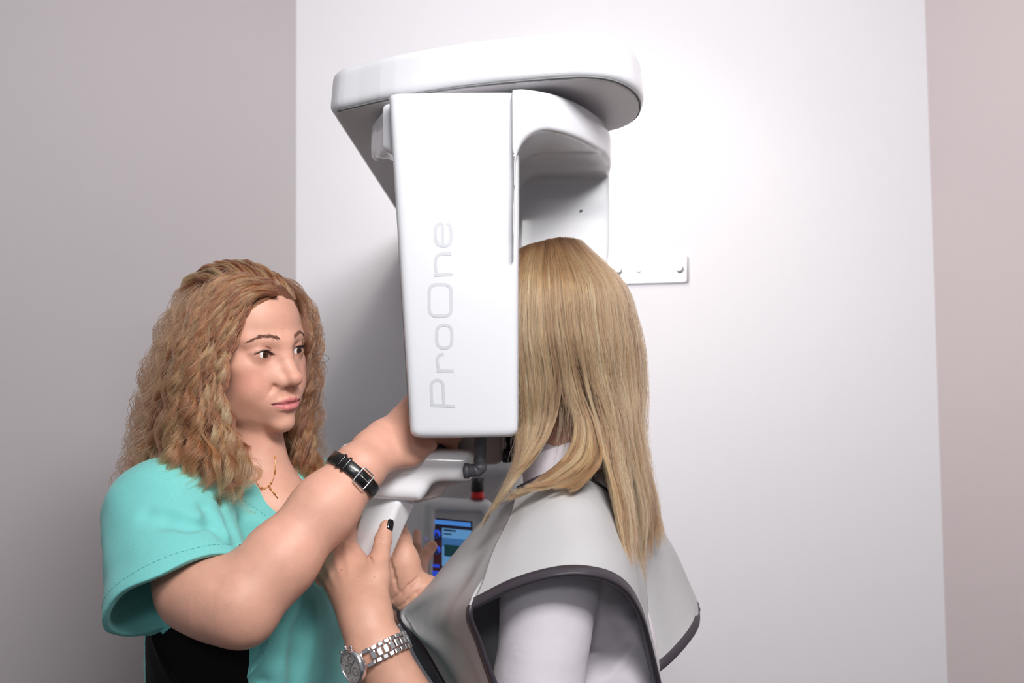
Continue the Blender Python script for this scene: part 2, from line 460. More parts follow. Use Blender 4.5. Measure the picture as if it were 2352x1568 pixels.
tn = nrm(np.gradient(loop, axis=0)); nn = np.c_[-tn[:, 1], tn[:, 0], np.zeros(len(tn))]
g.tube(loop + nn * .0062, .0013, 6); g.build('cover_seam', M['gap'], xr)

# swivel disc between overhead arm and C-arm
piv = np.array([.055, 1.455])
mb = MB(); mb.lathe((piv[0], piv[1], 1.872), (0, 0, 1), [(0, 0), (.085, 0), (.088, .003), (.088, .027), (0, .027)], 64)
mb.build('swivel_disc', M['plastic_in'], xr)

# C-arm: disc-shaped bridge, front leg, rear leg, cut from one rounded body
ZC = 1.889                                   # top of the bridge
co = [(1198, 199), (1250, 206), (1300, 219), (1350, 243), (1385, 271), (1402, 300)]
cr = [Pz(x, y, ZC)[:2] for x, y in co]
cl = [Pz(x, y, ZC)[:2] for x, y in [(905, 231), (884, 243), (866, 264)]]
rear = [(0.157, 1.56), (0.143, 1.625), (0.10, 1.655), (0.0, 1.665), (-.10, 1.65), (-.165, 1.59), (-.195, 1.50), (-.200, 1.42)]
plan_c = catmull(np.concatenate([cr, rear, cl[::-1], cr[:1]]), 90)[:-1]
f2c = poly2d(plan_c)
ZI = 1.838                                   # ceiling of the arch
YR = 1.545                                   # inner face of the rear leg
def f_carm(p):
    X, Y, Z = p[:, 0], p[:, 1], p[:, 2]
    taper = .05 * np.clip((ZI - Z) / .5, 0, 1) ** 1.5
    d = smax(f2c(p[:, :2]) + 0 * Z, np.abs(Z - (ZC - .30)) - .30, .012)
    # tunnel through the arch
    q = np.stack([Y - (1.340 + YR) / 2, Z - (ZI - .35)], -1)
    tun = rbox(q, ((YR - 1.340) / 2, .35), .070)
    d = smax(d, -tun, .012)
    # cut away beside the front leg, left and right
    w = (ZI - Z)
    xr_ = .0090 - .016 * np.clip(w / .45, 0, 1); xl = -.149 + .026 * np.clip(w / .45, 0, 1)
    cr_ = rbox(np.stack([X - (xr_ + .3), Z - (ZI - .5)], -1), (.3, .5), .045)
    cut = smax(cr_, Y - (YR + .0), .012)
    d = smax(d, -cut, .008)
    cl_ = rbox(np.stack([X - (xl - .3), Z - (ZI - .012 - .5)], -1), (.3, .5), .028)
    cut = smax(cl_, Y - (YR + .0), .012)
    d = smax(d, -cut, .008)
    d = smax(d, 1.290 - Y - 10 * (X > .003), .004)
    # rear leg narrows downward
    d = smax(d, X - (.159 - .045 * np.clip((1.80 - Z) / .35, 0, 1) ** 1.6) - 10 * (Y < 1.43), .01)
    d = smax(d, (-.17 + .08 * np.clip((1.80 - Z) / .35, 0, 1)) - X - 10 * (Y < 1.43), .01)
    return smax(d, (1.462 + 0.0 * X) - Z, .012)
sdf_part('c_arm', f_carm, (-.24, 1.22, 1.40), (.19, 1.69, 1.90), .0030, M['plastic'], xr)

# front column cover carrying the lettering
def colx(z):                                  # left and right edge of the front panel at height z
    t = (1.889 - z) / .445
    return -.1500 + .0200 * t, .0085 - .0040 * t
zb = Pz(1060, 1007, 1.0); ZCB = P(1060, 1006, 1.27)[2]
def f_col(p):
    X, Y, Z = p[:, 0], p[:, 1], p[:, 2]
    t = np.clip((1.889 - Z) / .445, -.1, 1.1)
    xl = -.1565 + .0250 * t; xr2 = .0125 - .0060 * t
    back = 1.335 - .02 * t
    fr = 1.262 + .10 * (X + .07) ** 2 * 4 + .010 * t
    flareL = .0
    d = smax(xl - X, X - xr2, .01); d = smax(d, fr - Y, .012); d = smax(d, Y - back, .012)
    d = smax(d, Z - 1.8885, .006); d = smax(d, ZCB + .10 * (X + .065) ** 2 - Z, .012)
    return d
sdf_part('front_column', f_col, (-.19, 1.24, 1.40), (.04, 1.35, 1.90), .0026, M['plastic'], xr)
# side panel seams (thin recessed lines of the cover)
mb = MB()
for s, xo in ((1, .0127), (-1, -.1567)):
    pts = []
    for z in np.linspace(1.884, ZCB + .012, 40):
        t = (1.889 - z) / .445
        x = (.0125 - .0060 * t + .0003) if s > 0 else (-.1565 + .0250 * t - .0003)
        pts.append((x, 1.283 + .004 * math.sin((z - 1.45) * 5), z))
    mb.tube(pts, .0007, 6)
mb.build('cover_seam', M['gap'], xr)
# lettering "ProOne", running upward on the front panel
fy = lambda x, z: 1.262 + .40 * (x + .07) ** 2 + .010 * (1.889 - z) / .445
def on_front(px, py):
    y = 1.266
    for _ in range(3):
        q = P(px, py, y); y = fy(q[0], q[2])
    return P(px, py, y - .0004)
def stroke(mb, pts, w=7.2, closed=False):
    pts = np.array(pts, float)
    d = np.gradient(pts, axis=0)
    if closed: d = np.roll(pts, -1, 0) - np.roll(pts, 1, 0)
    n = nrm(np.c_[-d[:, 1], d[:, 0]]); a = pts + n * w / 2; b = pts - n * w / 2
    if closed: a = np.r_[a, a[:1]]; b = np.r_[b, b[:1]]
    A = np.array([on_front(*q) for q in a]); B = np.array([on_front(*q) for q in b])
    m = len(A); V = np.r_[A, B, A + [0, .0006, 0], B + [0, .0006, 0]]
    F = [(i, i + m, i + m + 1, i + 1) for i in range(m - 1)]; F += [(i, i + 1, i + 1 + 2 * m, i + 2 * m) for i in range(m - 1)]
    F += [(i + m, i + 3 * m, i + 3 * m + 1, i + m + 1) for i in range(m - 1)]
    mb.add(V, F)
def rrect(x0, y0, x1, y1, r, n=7):
    out = []
    for cx, cy, a0 in ((x1 - r, y1 - r, 0), (x0 + r, y1 - r, 90), (x0 + r, y0 + r, 180), (x1 - r, y0 + r, 270)):
        for k in range(n): a = math.radians(a0 + 90 * k / (n - 1)); out.append((cx + r * math.cos(a), cy + r * math.sin(a)))
    return out
def skew(L, sh): return [(x + sh * 0, y) for x, y in L]
mb = MB()
# P : stem horizontal at the bottom, bowl opening upward in the picture
stroke(mb, [(1045, 932.5), (1016, 931), (990, 930)])
r = 12; bowl = [(992, 930), (991, 905), (990.5, 885)] + [(990.5 + 13 - 13 * math.cos(a), 885 - 12 * math.sin(a)) for a in np.linspace(.15, 1.45, 6)] + [(1006, 872.5)] + [(1005 + 13 * math.sin(a), 885 - 12.5 * math.cos(a)) for a in np.linspace(.15, 1.5, 6)] + [(1018.5, 900), (1020, 931)]
stroke(mb, bowl)
# r
stroke(mb, [(1042, 852), (1003, 851)])
stroke(mb, [(1010, 851), (1006, 840), (1004, 828), (1006, 819), (1011, 814), (1019, 812.5)])
# o
stroke(mb, rrect(1003.5, 746, 1038, 798.5, 15), closed=True)
# O
stroke(mb, rrect(986, 653, 1036.5, 725, 15), closed=True)
# n
stroke(mb, [(1039, 629.5), (998, 632)])
stroke(mb, [(1004, 631), (1000.5, 618), (1000, 603), (1001.5, 592), (1007, 585), (1016, 583), (1037, 582.5)])
# e
e = [(1026, 512.5), (1033, 517), (1036, 527), (1036.5, 545), (1034, 557), (1027, 563), (1016, 564), (1006, 560), (1001, 550), (1000, 536), (1001, 523), (1006, 515), (1016, 512.5)]
stroke(mb, catmull(e, 40))
stroke(mb, [(1016.5, 512), (1017, 562)])
mb.build('lettering', M['print'], xr, smooth=False)

# small screw on the inner face of the rear leg
q = P(1335, 484, 1.545); mb = MB(); mb.lathe(q - [0, .0008, 0], (0, -1, 0), [(0, .0012), (.0018, .0012), (.0022, 0), (.0022, -.002)], 16)
mb.build('screw', M['gap'], xr)

# wall stand behind
SX0, SX1, SY0 = P(955, 1200, 2.08)[0], P(1235, 1200, 2.08)[0], 2.08
def f_stand(p):
    X, Y, Z = p[:, 0], p[:, 1], p[:, 2]
    d = rbox(p - np.array([(SX0 + SX1) / 2, (SY0 + YW - .006) / 2, .70 + .5 - .02], np.float32), ((SX1 - SX0) / 2, (YW - .006 - SY0) / 2, .70), .03)
    return d
sdf_part('stand', f_stand, (SX0 - .02, SY0 - .02, .45), (SX1 + .02, YW + .01, 1.92), .008, M['plastic_in'], xr)
# sloped carriage cover on the stand
def f_carr(p):
    c = P(1130, 1085, 1.98)
    q = p - c.astype(np.float32)
    d = rbox(q - np.array([0, .06, .05], np.float32), (.052, .07, .055), .015)
    return smax(d, -(q[:, 2] + .012 + 9.0 * (q[:, 0] + .02) ** 2), .004)
c = P(1130, 1085, 1.98); sdf_part('carriage_cover', f_carr, c - [.08, .03, .04], c + [.08, .15, .13], .003, M['panel_grey'], xr)
mb = MB(); mb.tube([P(1170, 1000, 2.03), P(1169, 1130, 2.03)], .004, 8); mb.build('cable', M['black'], xr)

# chin support arm: thick sculpted body, side silhouette in the picture plane, real thickness
sil = [(765, 1052), (778, 1030), (792, 1020), (820, 1022), (880, 1033), (960, 1033), (1030, 1035), (1066, 1037), (1080, 1041), (1088, 1052), (1088, 1075), (1083, 1096), (1072, 1106), (1030, 1107), (1005, 1108), (990, 1116), (979, 1132), (969, 1145), (957, 1152), (900, 1150), (835, 1144), (800, 1130), (775, 1095)]
YS0, YS1 = 1.345, 1.415
s2 = np.array([(lambda q: (q[0], q[2]))(P(x, y, YS0)) for x, y in sil]); s2 = catmull(np.r_[s2, s2[:1]], 90)[:-1]
f2s = poly2d(s2)
def f_supp(p):
    d2 = f2s(p[:, [0, 2]]); e = smax(d2, np.abs(p[:, 1] - (YS0 + YS1) / 2) - (YS1 - YS0) / 2, .018)
    return e
sdf_part('chin_support', f_supp, (s2[:, 0].min() - .02, YS0 - .02, s2[:, 1].min() - .02), (s2[:, 0].max() + .02, YS1 + .02, s2[:, 1].max() + .02), .0026, M['plastic_lit'], xr)
# lower grey shell under the support
sil2 = [(940, 1120), (1000, 1100), (1050, 1098), (1072, 1104), (1055, 1110), (1036, 1114), (1026, 1124), (1016, 1137), (975, 1150), (950, 1152)]
s3 = catmull(np.array([(lambda q: (q[0], q[2]))(P(x, y, 1.39)) for x, y in sil2 + sil2[:1]]), 60)[:-1]; f2t = poly2d(s3)
sdf_part('lower_shell', lambda p: smax(f2t(p[:, [0, 2]]), np.abs(p[:, 1] - 1.415) - .03, .006), (s3[:, 0].min() - .02, 1.37, s3[:, 1].min() - .02), (s3[:, 0].max() + .02, 1.46, s3[:, 1].max() + .02), .0026, M['plastic_grey'], xr)
# far support block behind, and bite / chin pieces
mb = MB(); a, b = P(1045, 1010, 1.46), P(1155, 1065, 1.46); c = (a + b) / 2
mb.rbox(c + [0, .02, .012], ((b[0] - a[0]) / 2, 0, 0), (0, .035, 0), (0, 0, (a[2] - b[2]) / 2 + .012), .18); mb.build('temple_block', M['plastic_grey'], xr)
mb = MB(); a, b = P(1150, 1005, 1.50), P(1166, 1038, 1.50); c = (a + b) / 2
mb.rbox(c + [-.01, .02, .01], (.016, 0, 0), (0, .02, 0), (0, 0, (a[2] - b[2]) / 2 + .01), .2); mb.build('block_collar', M['plastic_in'], xr)
mb = MB(); a, b = P(985, 1000, 1.425), P(1027, 1050, 1.425); c = (a + b) / 2
mb.rbox(c, ((b[0] - a[0]) / 2, 0, 0), (0, .02, 0), (0, 0, (a[2] - b[2]) / 2 + .008), .2); mb.build('chin_rest', M['black'], xr)
mb = MB(); a, b = P(1022, 1000, 1.435), P(1050, 1050, 1.435); c = (a + b) / 2
mb.rbox(c, ((b[0] - a[0]) / 2, 0, 0), (0, .02, 0), (0, 0, (a[2] - b[2]) / 2 + .008), .2); mb.build('chin_rest_bracket', M['navy'], xr)
def handle(pts, rr, n=16, nm='temple_handle'):
    mb = MB(); path = catmull(pts, 40); k = np.linspace(0, 1, 40)
    mb.tube(path, rr * (1 + .05 * np.sin(k * 40) * (k < .7)), n); return mb.build(nm, M['rubber'], xr)
handle(Pv([(1104, 985, 1.332), (1104, 1020, 1.332), (1103.5, 1055, 1.332), (1103, 1072, 1.332), (1096, 1079, 1.333), (1084, 1080, 1.336), (1070, 1081, 1.34)]), .0087)
mb = MB(); mb.lathe(P(1075, 1081, 1.339), nrm([1, -.12, 0]), [(0, -.006), (.0102, -.005), (.0104, .0), (.009, .002), (0, .002)], 24); mb.build('handle_socket', M['rubber'], xr)
h2 = handle(Pv([(1178, 985, 1.46), (1178, 1010, 1.46), (1179, 1030, 1.46), (1176, 1042, 1.46), (1168, 1046, 1.46), (1155, 1046, 1.46)]), .0105)
h2.data.materials.clear(); h2.data.materials.append(M['black'])

# slanted post below the chin support: light face towards the camera, darker face to the right
pt, pb = P(904, 1135, 1.385), P(800, 1400, 1.375)
ax = nrm(pb - pt); L = np.linalg.norm(pb - pt); up_ = np.array([0, -1.0, 0])
e1 = nrm(np.cross(ax, up_)); e2 = np.cross(e1, ax)
rot = math.radians(-28); u1 = nrm(e1 * math.cos(rot) + e2 * math.sin(rot)); u2 = np.cross(u1, ax)
pc = (pt + pb) / 2
def f_post(p):
    q = (p - pc.astype(np.float32)); c = np.stack([q @ u1, q @ u2, q @ ax], -1)
    k = 1 - .18 * np.clip(c[:, 2] / L + .5, 0, 1)
    return rbox(c / np.stack([k, k, np.ones_like(k)], -1), (.0265, .0215, L / 2), .0075) * .85
sdf_part('grip_post', f_post, np.minimum(pt, pb) - .05, np.maximum(pt, pb) + .05, .0026, M['plastic_lit'], xr)

# control panel with bezel, screen and its pictures
PB = P(1040, 1300, 1.90)
pu = nrm(np.array([1.0, .10, -.055])); pn = nrm(np.array([.16, -1.0, .10])); pu = nrm(pu - pn * (pu @ pn)); pv = np.cross(pn, pu) * -1
if pv[2] < 0: pv = -pv
def panel_pt(px, py, off=0.0):
    d = P(px, py, 1.0) - C0; t = ((PB - C0) @ pn) / (d @ pn); return C0 + d * t + pn * off
pc_ = panel_pt(1048, 1300)
def f_panel(p):
    q = p - pc_.astype(np.float32); c = np.stack([q @ pu, q @ pn, q @ pv], -1)
    d = rbox(c + np.array([0, .032, 0], np.float32), (.067, .034, .127), .016)
    rec = rbox(c - np.array([.0005, .012, -.002], np.float32), (.0465, .020, .104), .006)
    return smax(d, -rec, .006)
cp = sdf_part('control_panel', f_panel, pc_ - .17, pc_ + .17, .004, M['panel_grey'], xr)
def quad(nm, x0, y0, x1, y1, m, off, parent):
    t = (x1 - x0) * .0; mb = MB()
    sk = lambda x, y: panel_pt(x, y + (x - x0) * .095, off)
    V = [sk(x0, y0), sk(x1, y0), sk(x1, y1), sk(x0, y1)]; V += [v - pn * .0006 for v in V]
    mb.add(V, [(0, 3, 2, 1), (0, 1, 5, 4), (1, 2, 6, 5), (2, 3, 7, 6), (3, 0, 4, 7)]); return mb.build(nm, m, parent, smooth=False)
scr = lambda n, r_, g_, b_, s: mat(n, srgb(r_, g_, b_), .3, emit=(srgb(r_, g_, b_), s))
m_dark = scr('screen_dark', 30, 26, 38, .55); m_blue = scr('screen_blue', 52, 104, 196, .7); m_pale = scr('screen_pale', 96, 150, 200, .6)
m_mid = scr('screen_mid', 60, 108, 160, .6); m_hdr = scr('screen_header', 70, 130, 205, .7); m_ink = scr('screen_ink', 30, 44, 62, .5); m_maroon = scr('screen_maroon', 58, 28, 34, .5); m_icon = scr('screen_icon', 34, 66, 190, .8); m_teal = scr('screen_teal', 22, 60, 66, .5)
sc0 = quad('screen', 990, 1188, 1086, 1412, m_dark, -.0072, cp)
O = -.0064
quad('header_bar', 993, 1192, 1082, 1202, m_hdr, O, cp); quad('maroon_field', 990, 1240, 1018, 1330, m_maroon, O - .0003, cp)
quad('page', 1016, 1212, 1084, 1300, m_pale, O, cp); quad('page_title', 1020, 1215, 1048, 1219, m_ink, O + .0005, cp); quad('page_title', 1020, 1224, 1038, 1227, m_ink, O + .0005, cp)
quad('page_band', 1016, 1234, 1084, 1254, m_mid, O + .0003, cp); quad('picture', 1021, 1250, 1058, 1277, m_teal, O + .0006, cp)
quad('key_bar', 991, 1295, 1010, 1302, m_icon, O, cp); quad('key_bar', 991, 1310, 1010, 1322, m_icon, O, cp); quad('page', 1014, 1300, 1084, 1380, m_dark, O, cp)
for cy in (1226, 1263):
    mb = MB(); mb.lathe(panel_pt(1003.5, cy, O), pn, [(0, .0008), (.0078, .0008), (.0078, 0)], 24); mb.build('round_icon', m_icon, cp)
    mb = MB(); mb.lathe(panel_pt(1003.5, cy, O + .0008), pn, [(0, .0004), (.0028, .0004), (.0028, 0)], 12); mb.rbox(panel_pt(1003.5, cy + 6, O + .001), pu * .0042, pn * .0004, pv * .0022, .2); mb.build('icon_figure', m_ink, cp)
mb = MB(); mb.rbox(panel_pt(978, 1237, .0012), pu * .0035, pn * .0006, pv * .004, .3); mb.build('touch_mark', scr('mark_lilac', 170, 165, 215, .1), cp)
# emergency stop button hanging under the carriage
q = P(1097, 1110, 1.93)
mb = MB(); mb.lathe(q, (0, 0, -1), [(0, -.010), (.0122, -.010), (.0122, .0005), (.0127, .004), (.0127, .015), (0, .015)], 32); mb.build('button_collar', M['black'], xr)
mb = MB(); mb.lathe(q, (0, 0, -1), [(0, .013), (.0115, .013), (.0123, .019), (.0135, .025), (.0137, .0275), (.012, .0290), (0, .0295)], 32); mb.build('emergency_button', M['red'], xr)
place_base(xr, ((SX0 + SX1) / 2, YW, .48))

# ---------------------------------------------------------------- bracket plate on the wall
br = empty('bracket_plate'); tag(br, 'brushed metal mounting plate with bolts on the light wall', 'bracket')
a, b = P(1330, 588, YW - .004), P(1582, 650, YW - .004); 
mb = MB(); ca = (P(1330, 597, YW - .004) + P(1582, 651, YW - .004) + P(1330, 650, YW - .004) + P(1582, 590, YW - .004)) / 4
hx = (P(1582, 620, YW - .004) - P(1330, 626, YW - .004)) / 2; hz = (P(1456, 592, YW - .004) - P(1456, 651, YW - .004)) / 2
mb.rbox(ca, hx, hz, np.array([0, -.004, 0]), .06); mb.build('plate', M['steel'], br)
for px, py, r_ in ((1562, 618, .0125), (1420, 622, .0125)):
    q = P(px, py, YW - .008); mb = MB()
    mb.lathe(q, (0, -1, 0), [(0, .004), (r_ * .55, .004), (r_ * .80, .003), (r_ * .8, .001), (r_, .0008), (r_, -.001)], 6 if 0 else 32); mb.build('bolt', M['chrome'], br)
q = P(1467, 622, YW - .008); mb = MB(); mb.lathe(q, (0, -1, 0), [(0, .0006), (.008, .0004), (.0085, -.001)], 24); mb.build('dimple', M['steel'], br)
place_base(br, (ca[0], YW, ca[2]))
# ---------------------------------------------------------------- people: heads, bodies, hands
HR = np.array([[-0.58181092, 0.81299737, -0.02305066], [-0.80294046, -0.57866653, -0.14293935], [-0.12954796, -0.06465537, 0.98946299]])
HC = np.array([-0.39400983, 1.45432621, 1.56699822])
def H2W(L): return np.asarray(L, float) @ HR.T + HC
def W2H(p): return (np.asarray(p) - HC) @ HR
EYE_Y, EYE_R = .0722, .0136
def almond(x, z, w=.0138, hu=.0056, hl=.0044):
    Ru = (w * w + hu * hu) / (2 * hu); Rl = (w * w + hl * hl) / (2 * hl)
    return np.maximum(np.hypot(x, z + (Ru - hu)) - Ru, np.hypot(x, z - (Rl - hl)) - Rl)
def eye_local(p, s):
    x = (p[:, 0] - s * .0312) * s; z = p[:, 2]; t = math.radians(5)
    return x * math.cos(t) + z * math.sin(t), -x * math.sin(t) + z * math.cos(t)
def make_head():
    S = Sdf()
    S.ell((0, -.008, .035), (.0735, .094, .086), 0)
    S.ell((0, .028, .038), (.0625, .064, .066), .02)
    S.ell((0, .022, -.028), (.0610, .068, .076), .02)
    S.ell((0, .030, -.074), (.0500, .055, .042), .02)
    for s in (1, -1): S.ell((s * .0415, .006, -.072), (.015, .032, .020), .026)
    S.ell((0, .0785, -.1010), (.0175, .0150, .0135), .018)
    for s in (1, -1):
        S.ell((s * .0405, .0540, -.017), (.022, .021, .016), .018)
        S.ell((s * .0340, .0560, -.047), (.022, .026, .024), .02)
        S.cap((s * .010, .0865, .0170), (s * .044, .0680, .0210), .0090, .0080, .014)
        S.sub(f_ell((s * .0305, .0985, .0000), (.0190, .0125, .0115)), .012)
        S.cap((s * .016, .0720, -.004), (s * .020, .0720, -.012), .010, .010, .012)
    # nose
    S.chain([(0, .0820, .0100), (0, .0890, -.006), (0, .0980, -.022), (0, .1065, -.0340)], [.0085, .0082, .0088, .0094], .019, kin=.008)
    S.ell((0, .1085, -.0360), (.0108, .0096, .0090), .008)
    for s in (1, -1):
        S.ell((s * .0112, .0955, -.0405), (.0068, .0100, .0070), .0070)
        S.ell((s * .014, .0840, -.034), (.010, .012, .014), .014)
        S.sub(f_ell((s * .0062, .1000, -.0476), (.0036, .0066, .0032)), .0025)
    for s in (1, -1): S.sub(f_cap((s * .0215, .0895, -.0460), (s * .0310, .0800, -.0630), .0008, .0005), .0100)
    # mouth
    S.ell((0, .0745, -.0680), (.030, .0215, .021), .016)
    S.sub(f_ell((0, .104, -.0555), (.0028, .006, .006)), .006)
    up = [(.0245, .0830, -.0700), (.0150, .0925, -.0672), (.0050, .0975, -.0650), (0, .0975, -.0660)]
    lo = [(.0225, .0835, -.0722), (.0130, .0915, -.0765), (.0050, .0950, -.0778), (0, .0953, -.0780)]
    for s in (1, -1):
        S.chain([(s * a, b, c) for a, b, c in up], [.0010, .0028, .0034, .0031], .0055, kin=.003)
        S.chain([(s * a, b, c) for a, b, c in lo], [.0010, .0034, .0046, .0048], .0055, kin=.003)
        for a, b in zip([(.0265, .0845, -.0700), (.0160, .0955, -.0712), (.0060, .1010, -.0712)], [(.0160, .0955, -.0712), (.0060, .1010, -.0712), (0, .1015, -.0716)]):
            S.sub(f_cap((s * a[0], a[1] + .001, a[2]), (s * b[0], b[1] + .001, b[2]), .0012, .0014), .0022)
    S.sub(f_ell((0, .1040, -.0890), (.018, .0095, .0060)), .008)
    # eyelids
    for s in (1, -1): S.ell((s * .0312, EYE_Y, 0), (.0162, .0154, .0150), .0050)
    def lids(p, d):
        for s in (1, -1):
            m = (np.abs(p[:, 0] - s * .0312) < .024) & (p[:, 1] > .05) & (np.abs(p[:, 2]) < .02)
            if not m.any(): continue
            q = p[m]; x, z = eye_local(q, s)
            # crease above the upper lid
            cre = np.hypot(z - (.0100 - (x * x) * 22), q[:, 1] - (EYE_Y + .0138 - x * x * 18)) - .0010 + np.maximum(np.abs(x) - .008, 0) * .6
            dm = smax(d[m], -cre, .0022)
            a = almond(x, z); fl = EYE_Y + .0129 * np.sqrt(np.clip(1 - (x / .0160) ** 2 - (z / .0129) ** 2, 0, 1)); cut = np.maximum(a, (fl - q[:, 1]) * .7)
            d[m] = smax(dm, -cut, .0010)
        return d
    S.fn(lids)
    # ears
    for s in (1, -1):
        S.ell((s * .0735, -.010, -.010), (.006, .016, .029), .005, R=np.array(Matrix.Rotation(math.radians(s * 16), 3, 'Z')))
        S.sub(f_ell((s * .0800, -.006, -.006), (.005, .009, .017)), .004)
    return S
HEAD = make_head()
def head_prim(Rm, C, fn=HEAD):
    Rm32 = Rm.astype(np.float32); C32 = C.astype(np.float32)
    f = lambda p: fn((p - C32) @ Rm32)
    return f, C - .14, C + .14
def hand_sdf(S, wrist, palm, fingers, k=.011, kf=.006, rw=.026, wrist_flat=None, fr=.75):
    """wrist point; palm: list of (a, b, ra, rb); fingers: list of joint chains [(pt, r), ...]"""
    for a, b, ra, rb in palm: S.cap(a, b, ra, rb, k, flat=wrist_flat, fr=fr)
    for ch in fingers:
        pts = [c[0] for c in ch]; rs = [c[1] for c in ch]
        S.chain(pts, rs, kf, kin=.002)
        for i in range(1, len(pts) - 1): S.add(f_ell(pts[i], (rs[i] * 1.06,) * 3), .003)

# ---- the assistant in the turquoise top
W = Sdf()
W.add(head_prim(HR, HC), 0)
SH_R, SH_L = P(385, 1172, 1.335), P(722, 1145, 1.62)
lat = nrm(SH_R - SH_L); lat[2] = 0; lat = nrm(lat); fwd = np.array([-lat[1], lat[0], 0]); fwd = fwd if fwd[0] > 0 else -fwd
NB = (SH_R + SH_L) / 2 + np.array([0, 0, .015])
W.cap(H2W((0, -.026, -.055)), NB - fwd * .004 + np.array([0, 0, .02]), .046, .052, .016)
W.cap(H2W((0, .012, -.080)), NB + fwd * .030 + np.array([0, 0, .015]), .034, .042, .020)
TR = np.stack([lat, fwd, [0, 0, 1]], 1)
W.ell(NB + [0, 0, -.15] + fwd * .005, (.145, .088, .18), .04, R=TR)
W.cap(SH_R, SH_L, .048, .048, .05)
W.cap(NB + fwd * .062 + [0, 0, -.03] - lat * .0, NB + fwd * .085 + [0, 0, -.16], .045, .05, .04)
W.ell(NB + [0, 0, -.42], (.125, .080, .22), .06, R=TR)
EL_R = P(556, 1386, 1.215); WR_R = P(822, 1078, 1.285)
fdir = nrm(WR_R - EL_R)
W.chain([SH_R, P(456, 1352, 1.252), P(510, 1378, 1.230), EL_R], [.047, .0465, .0440, .040], .03, kin=.03)
W.add(f_ell(P(562, 1432, 1.212), (.020, .020, .020)), .03)
W.sub(f_cap(P(535, 1300, 1.165), P(500, 1335, 1.178), .003, .001), .022)
W.chain([EL_R, EL_R + fdir * .065, EL_R + fdir * .15, WR_R], [.0395, .0415, .0370, .0300], .03, flat=(0, 1, 0), fr=.92, kin=.03)
# right hand: the back of the hand rises behind the front column, fingers close round the chin rest
W.chain([WR_R, P(880, 1021, 1.335)], [.0300, .0305], .02, flat=(.3, 1, 0), fr=.72)
mc = [P(950, 925, 1.392), P(967, 950, 1.380), P(980, 975, 1.374), P(985, 998, 1.374)]
for q, r in zip(mc, (.0145, .015, .0145, .0135)): W.cap(P(858, 1038, 1.318), q, .021, r, .016)
W.cap(P(862, 1048, 1.305), P(943, 1042, 1.335), .016, .0155, .016)
W.cap(P(943, 1042, 1.335), P(990, 1022, 1.352), .0145, .0085, .012)
for q, dx, e in zip(mc, (60, 62, 60, 48), (0, 1, 2, 3)):
    c1 = P(985 + dx * .7 + e * 2, 930 + e * 26, 1.40); c2 = P(1005 + dx * .7, 965 + e * 20, 1.415); c3 = P(1000 + dx * .4, 992 + e * 11, 1.42)
    W.chain([q, c1, c2, c3], [.0092, .0085, .0078, .0068], .008, kin=.003)
# left arm passes behind, hand on the edge of the control panel
EL_L = P(690, 1540, 1.72); WR_L = P(893, 1392, 1.665)
W.cap(SH_L, EL_L, .048, .042, .03); W.chain([EL_L, (EL_L + WR_L) / 2, WR_L], [.042, .037, .0265], .03, kin=.02)
HP = P(950, 1318, 1.745)
W.cap(WR_L, HP, .026, .022, .02); 
for k_, (a, b, c, d) in enumerate([((955, 1285, 1.765), (956, 1252, 1.775), (957, 1224, 1.79), 0), ((948, 1290, 1.79), (949, 1262, 1.81), (958, 1240, 1.83), 0), ((942, 1300, 1.80), (946, 1275, 1.83), (955, 1262, 1.845), 0), ((938, 1312, 1.80), (944, 1296, 1.83), (955, 1288, 1.84), 0)]):
    W.chain([HP, P(*a), P(*b), P(*c)], [.016, .0092, .0082, .0068], .010, kin=.003)
W.chain([P(945, 1340, 1.72), P(962, 1300, 1.745), P(978, 1272, 1.765), P(992, 1254, 1.775)], [.018, .0130, .0115, .0095], .012, kin=.004)

def tf(p): return (p - NB) @ TR                     # lateral (her right +), forward, up
T = Sdf()
T.ell(NB + [0, 0, -.17] + fwd * .012, (.172, .116, .205), 0, R=TR)
T.cap(SH_R + [0, 0, -.004], SH_L + [0, 0, -.004], .058, .058, .05)
T.cap(NB + fwd * .075 + [0, 0, -.10] + lat * .055, NB + fwd * .085 + [0, 0, -.19] + lat * .055, .045, .055, .06)
T.ell(NB + [0, 0, -.46] + fwd * .012, (.172, .128, .28), .10, R=TR)
T.cap(SH_L, SH_L * .45 + EL_L * .55, .062, .076, .03)
SA = P(374, 1178, 1.335); SBc = P(414, 1366, 1.258); sn = nrm([.44, -.40, -.80])
sleeve_out = f_cap(SA + [-.004, 0, .0], SBc + sn * .05, .074, .102)
T.add(sleeve_out, .035)
TB = Sdf(); TB.ops = T.ops[:5]
def T_body(p): return TB(p) + .004
def under_cloth(p, d):
    # the shoulder and upper arm stay inside the sleeve above its hem
    p32 = p.astype(np.float32); m = (p32 @ sn.astype(np.float32) < float(SBc @ sn) - .004) & (sleeve_out[0](p32) < .03) & ((p - NB) @ lat > .03)
    if m.any(): d = d.copy(); d[m] = smax(d[m], smin(sleeve_out[0](p32[m]), TB(p32[m]), .035) + .013, .004)
    return d
W.fn(under_cloth)

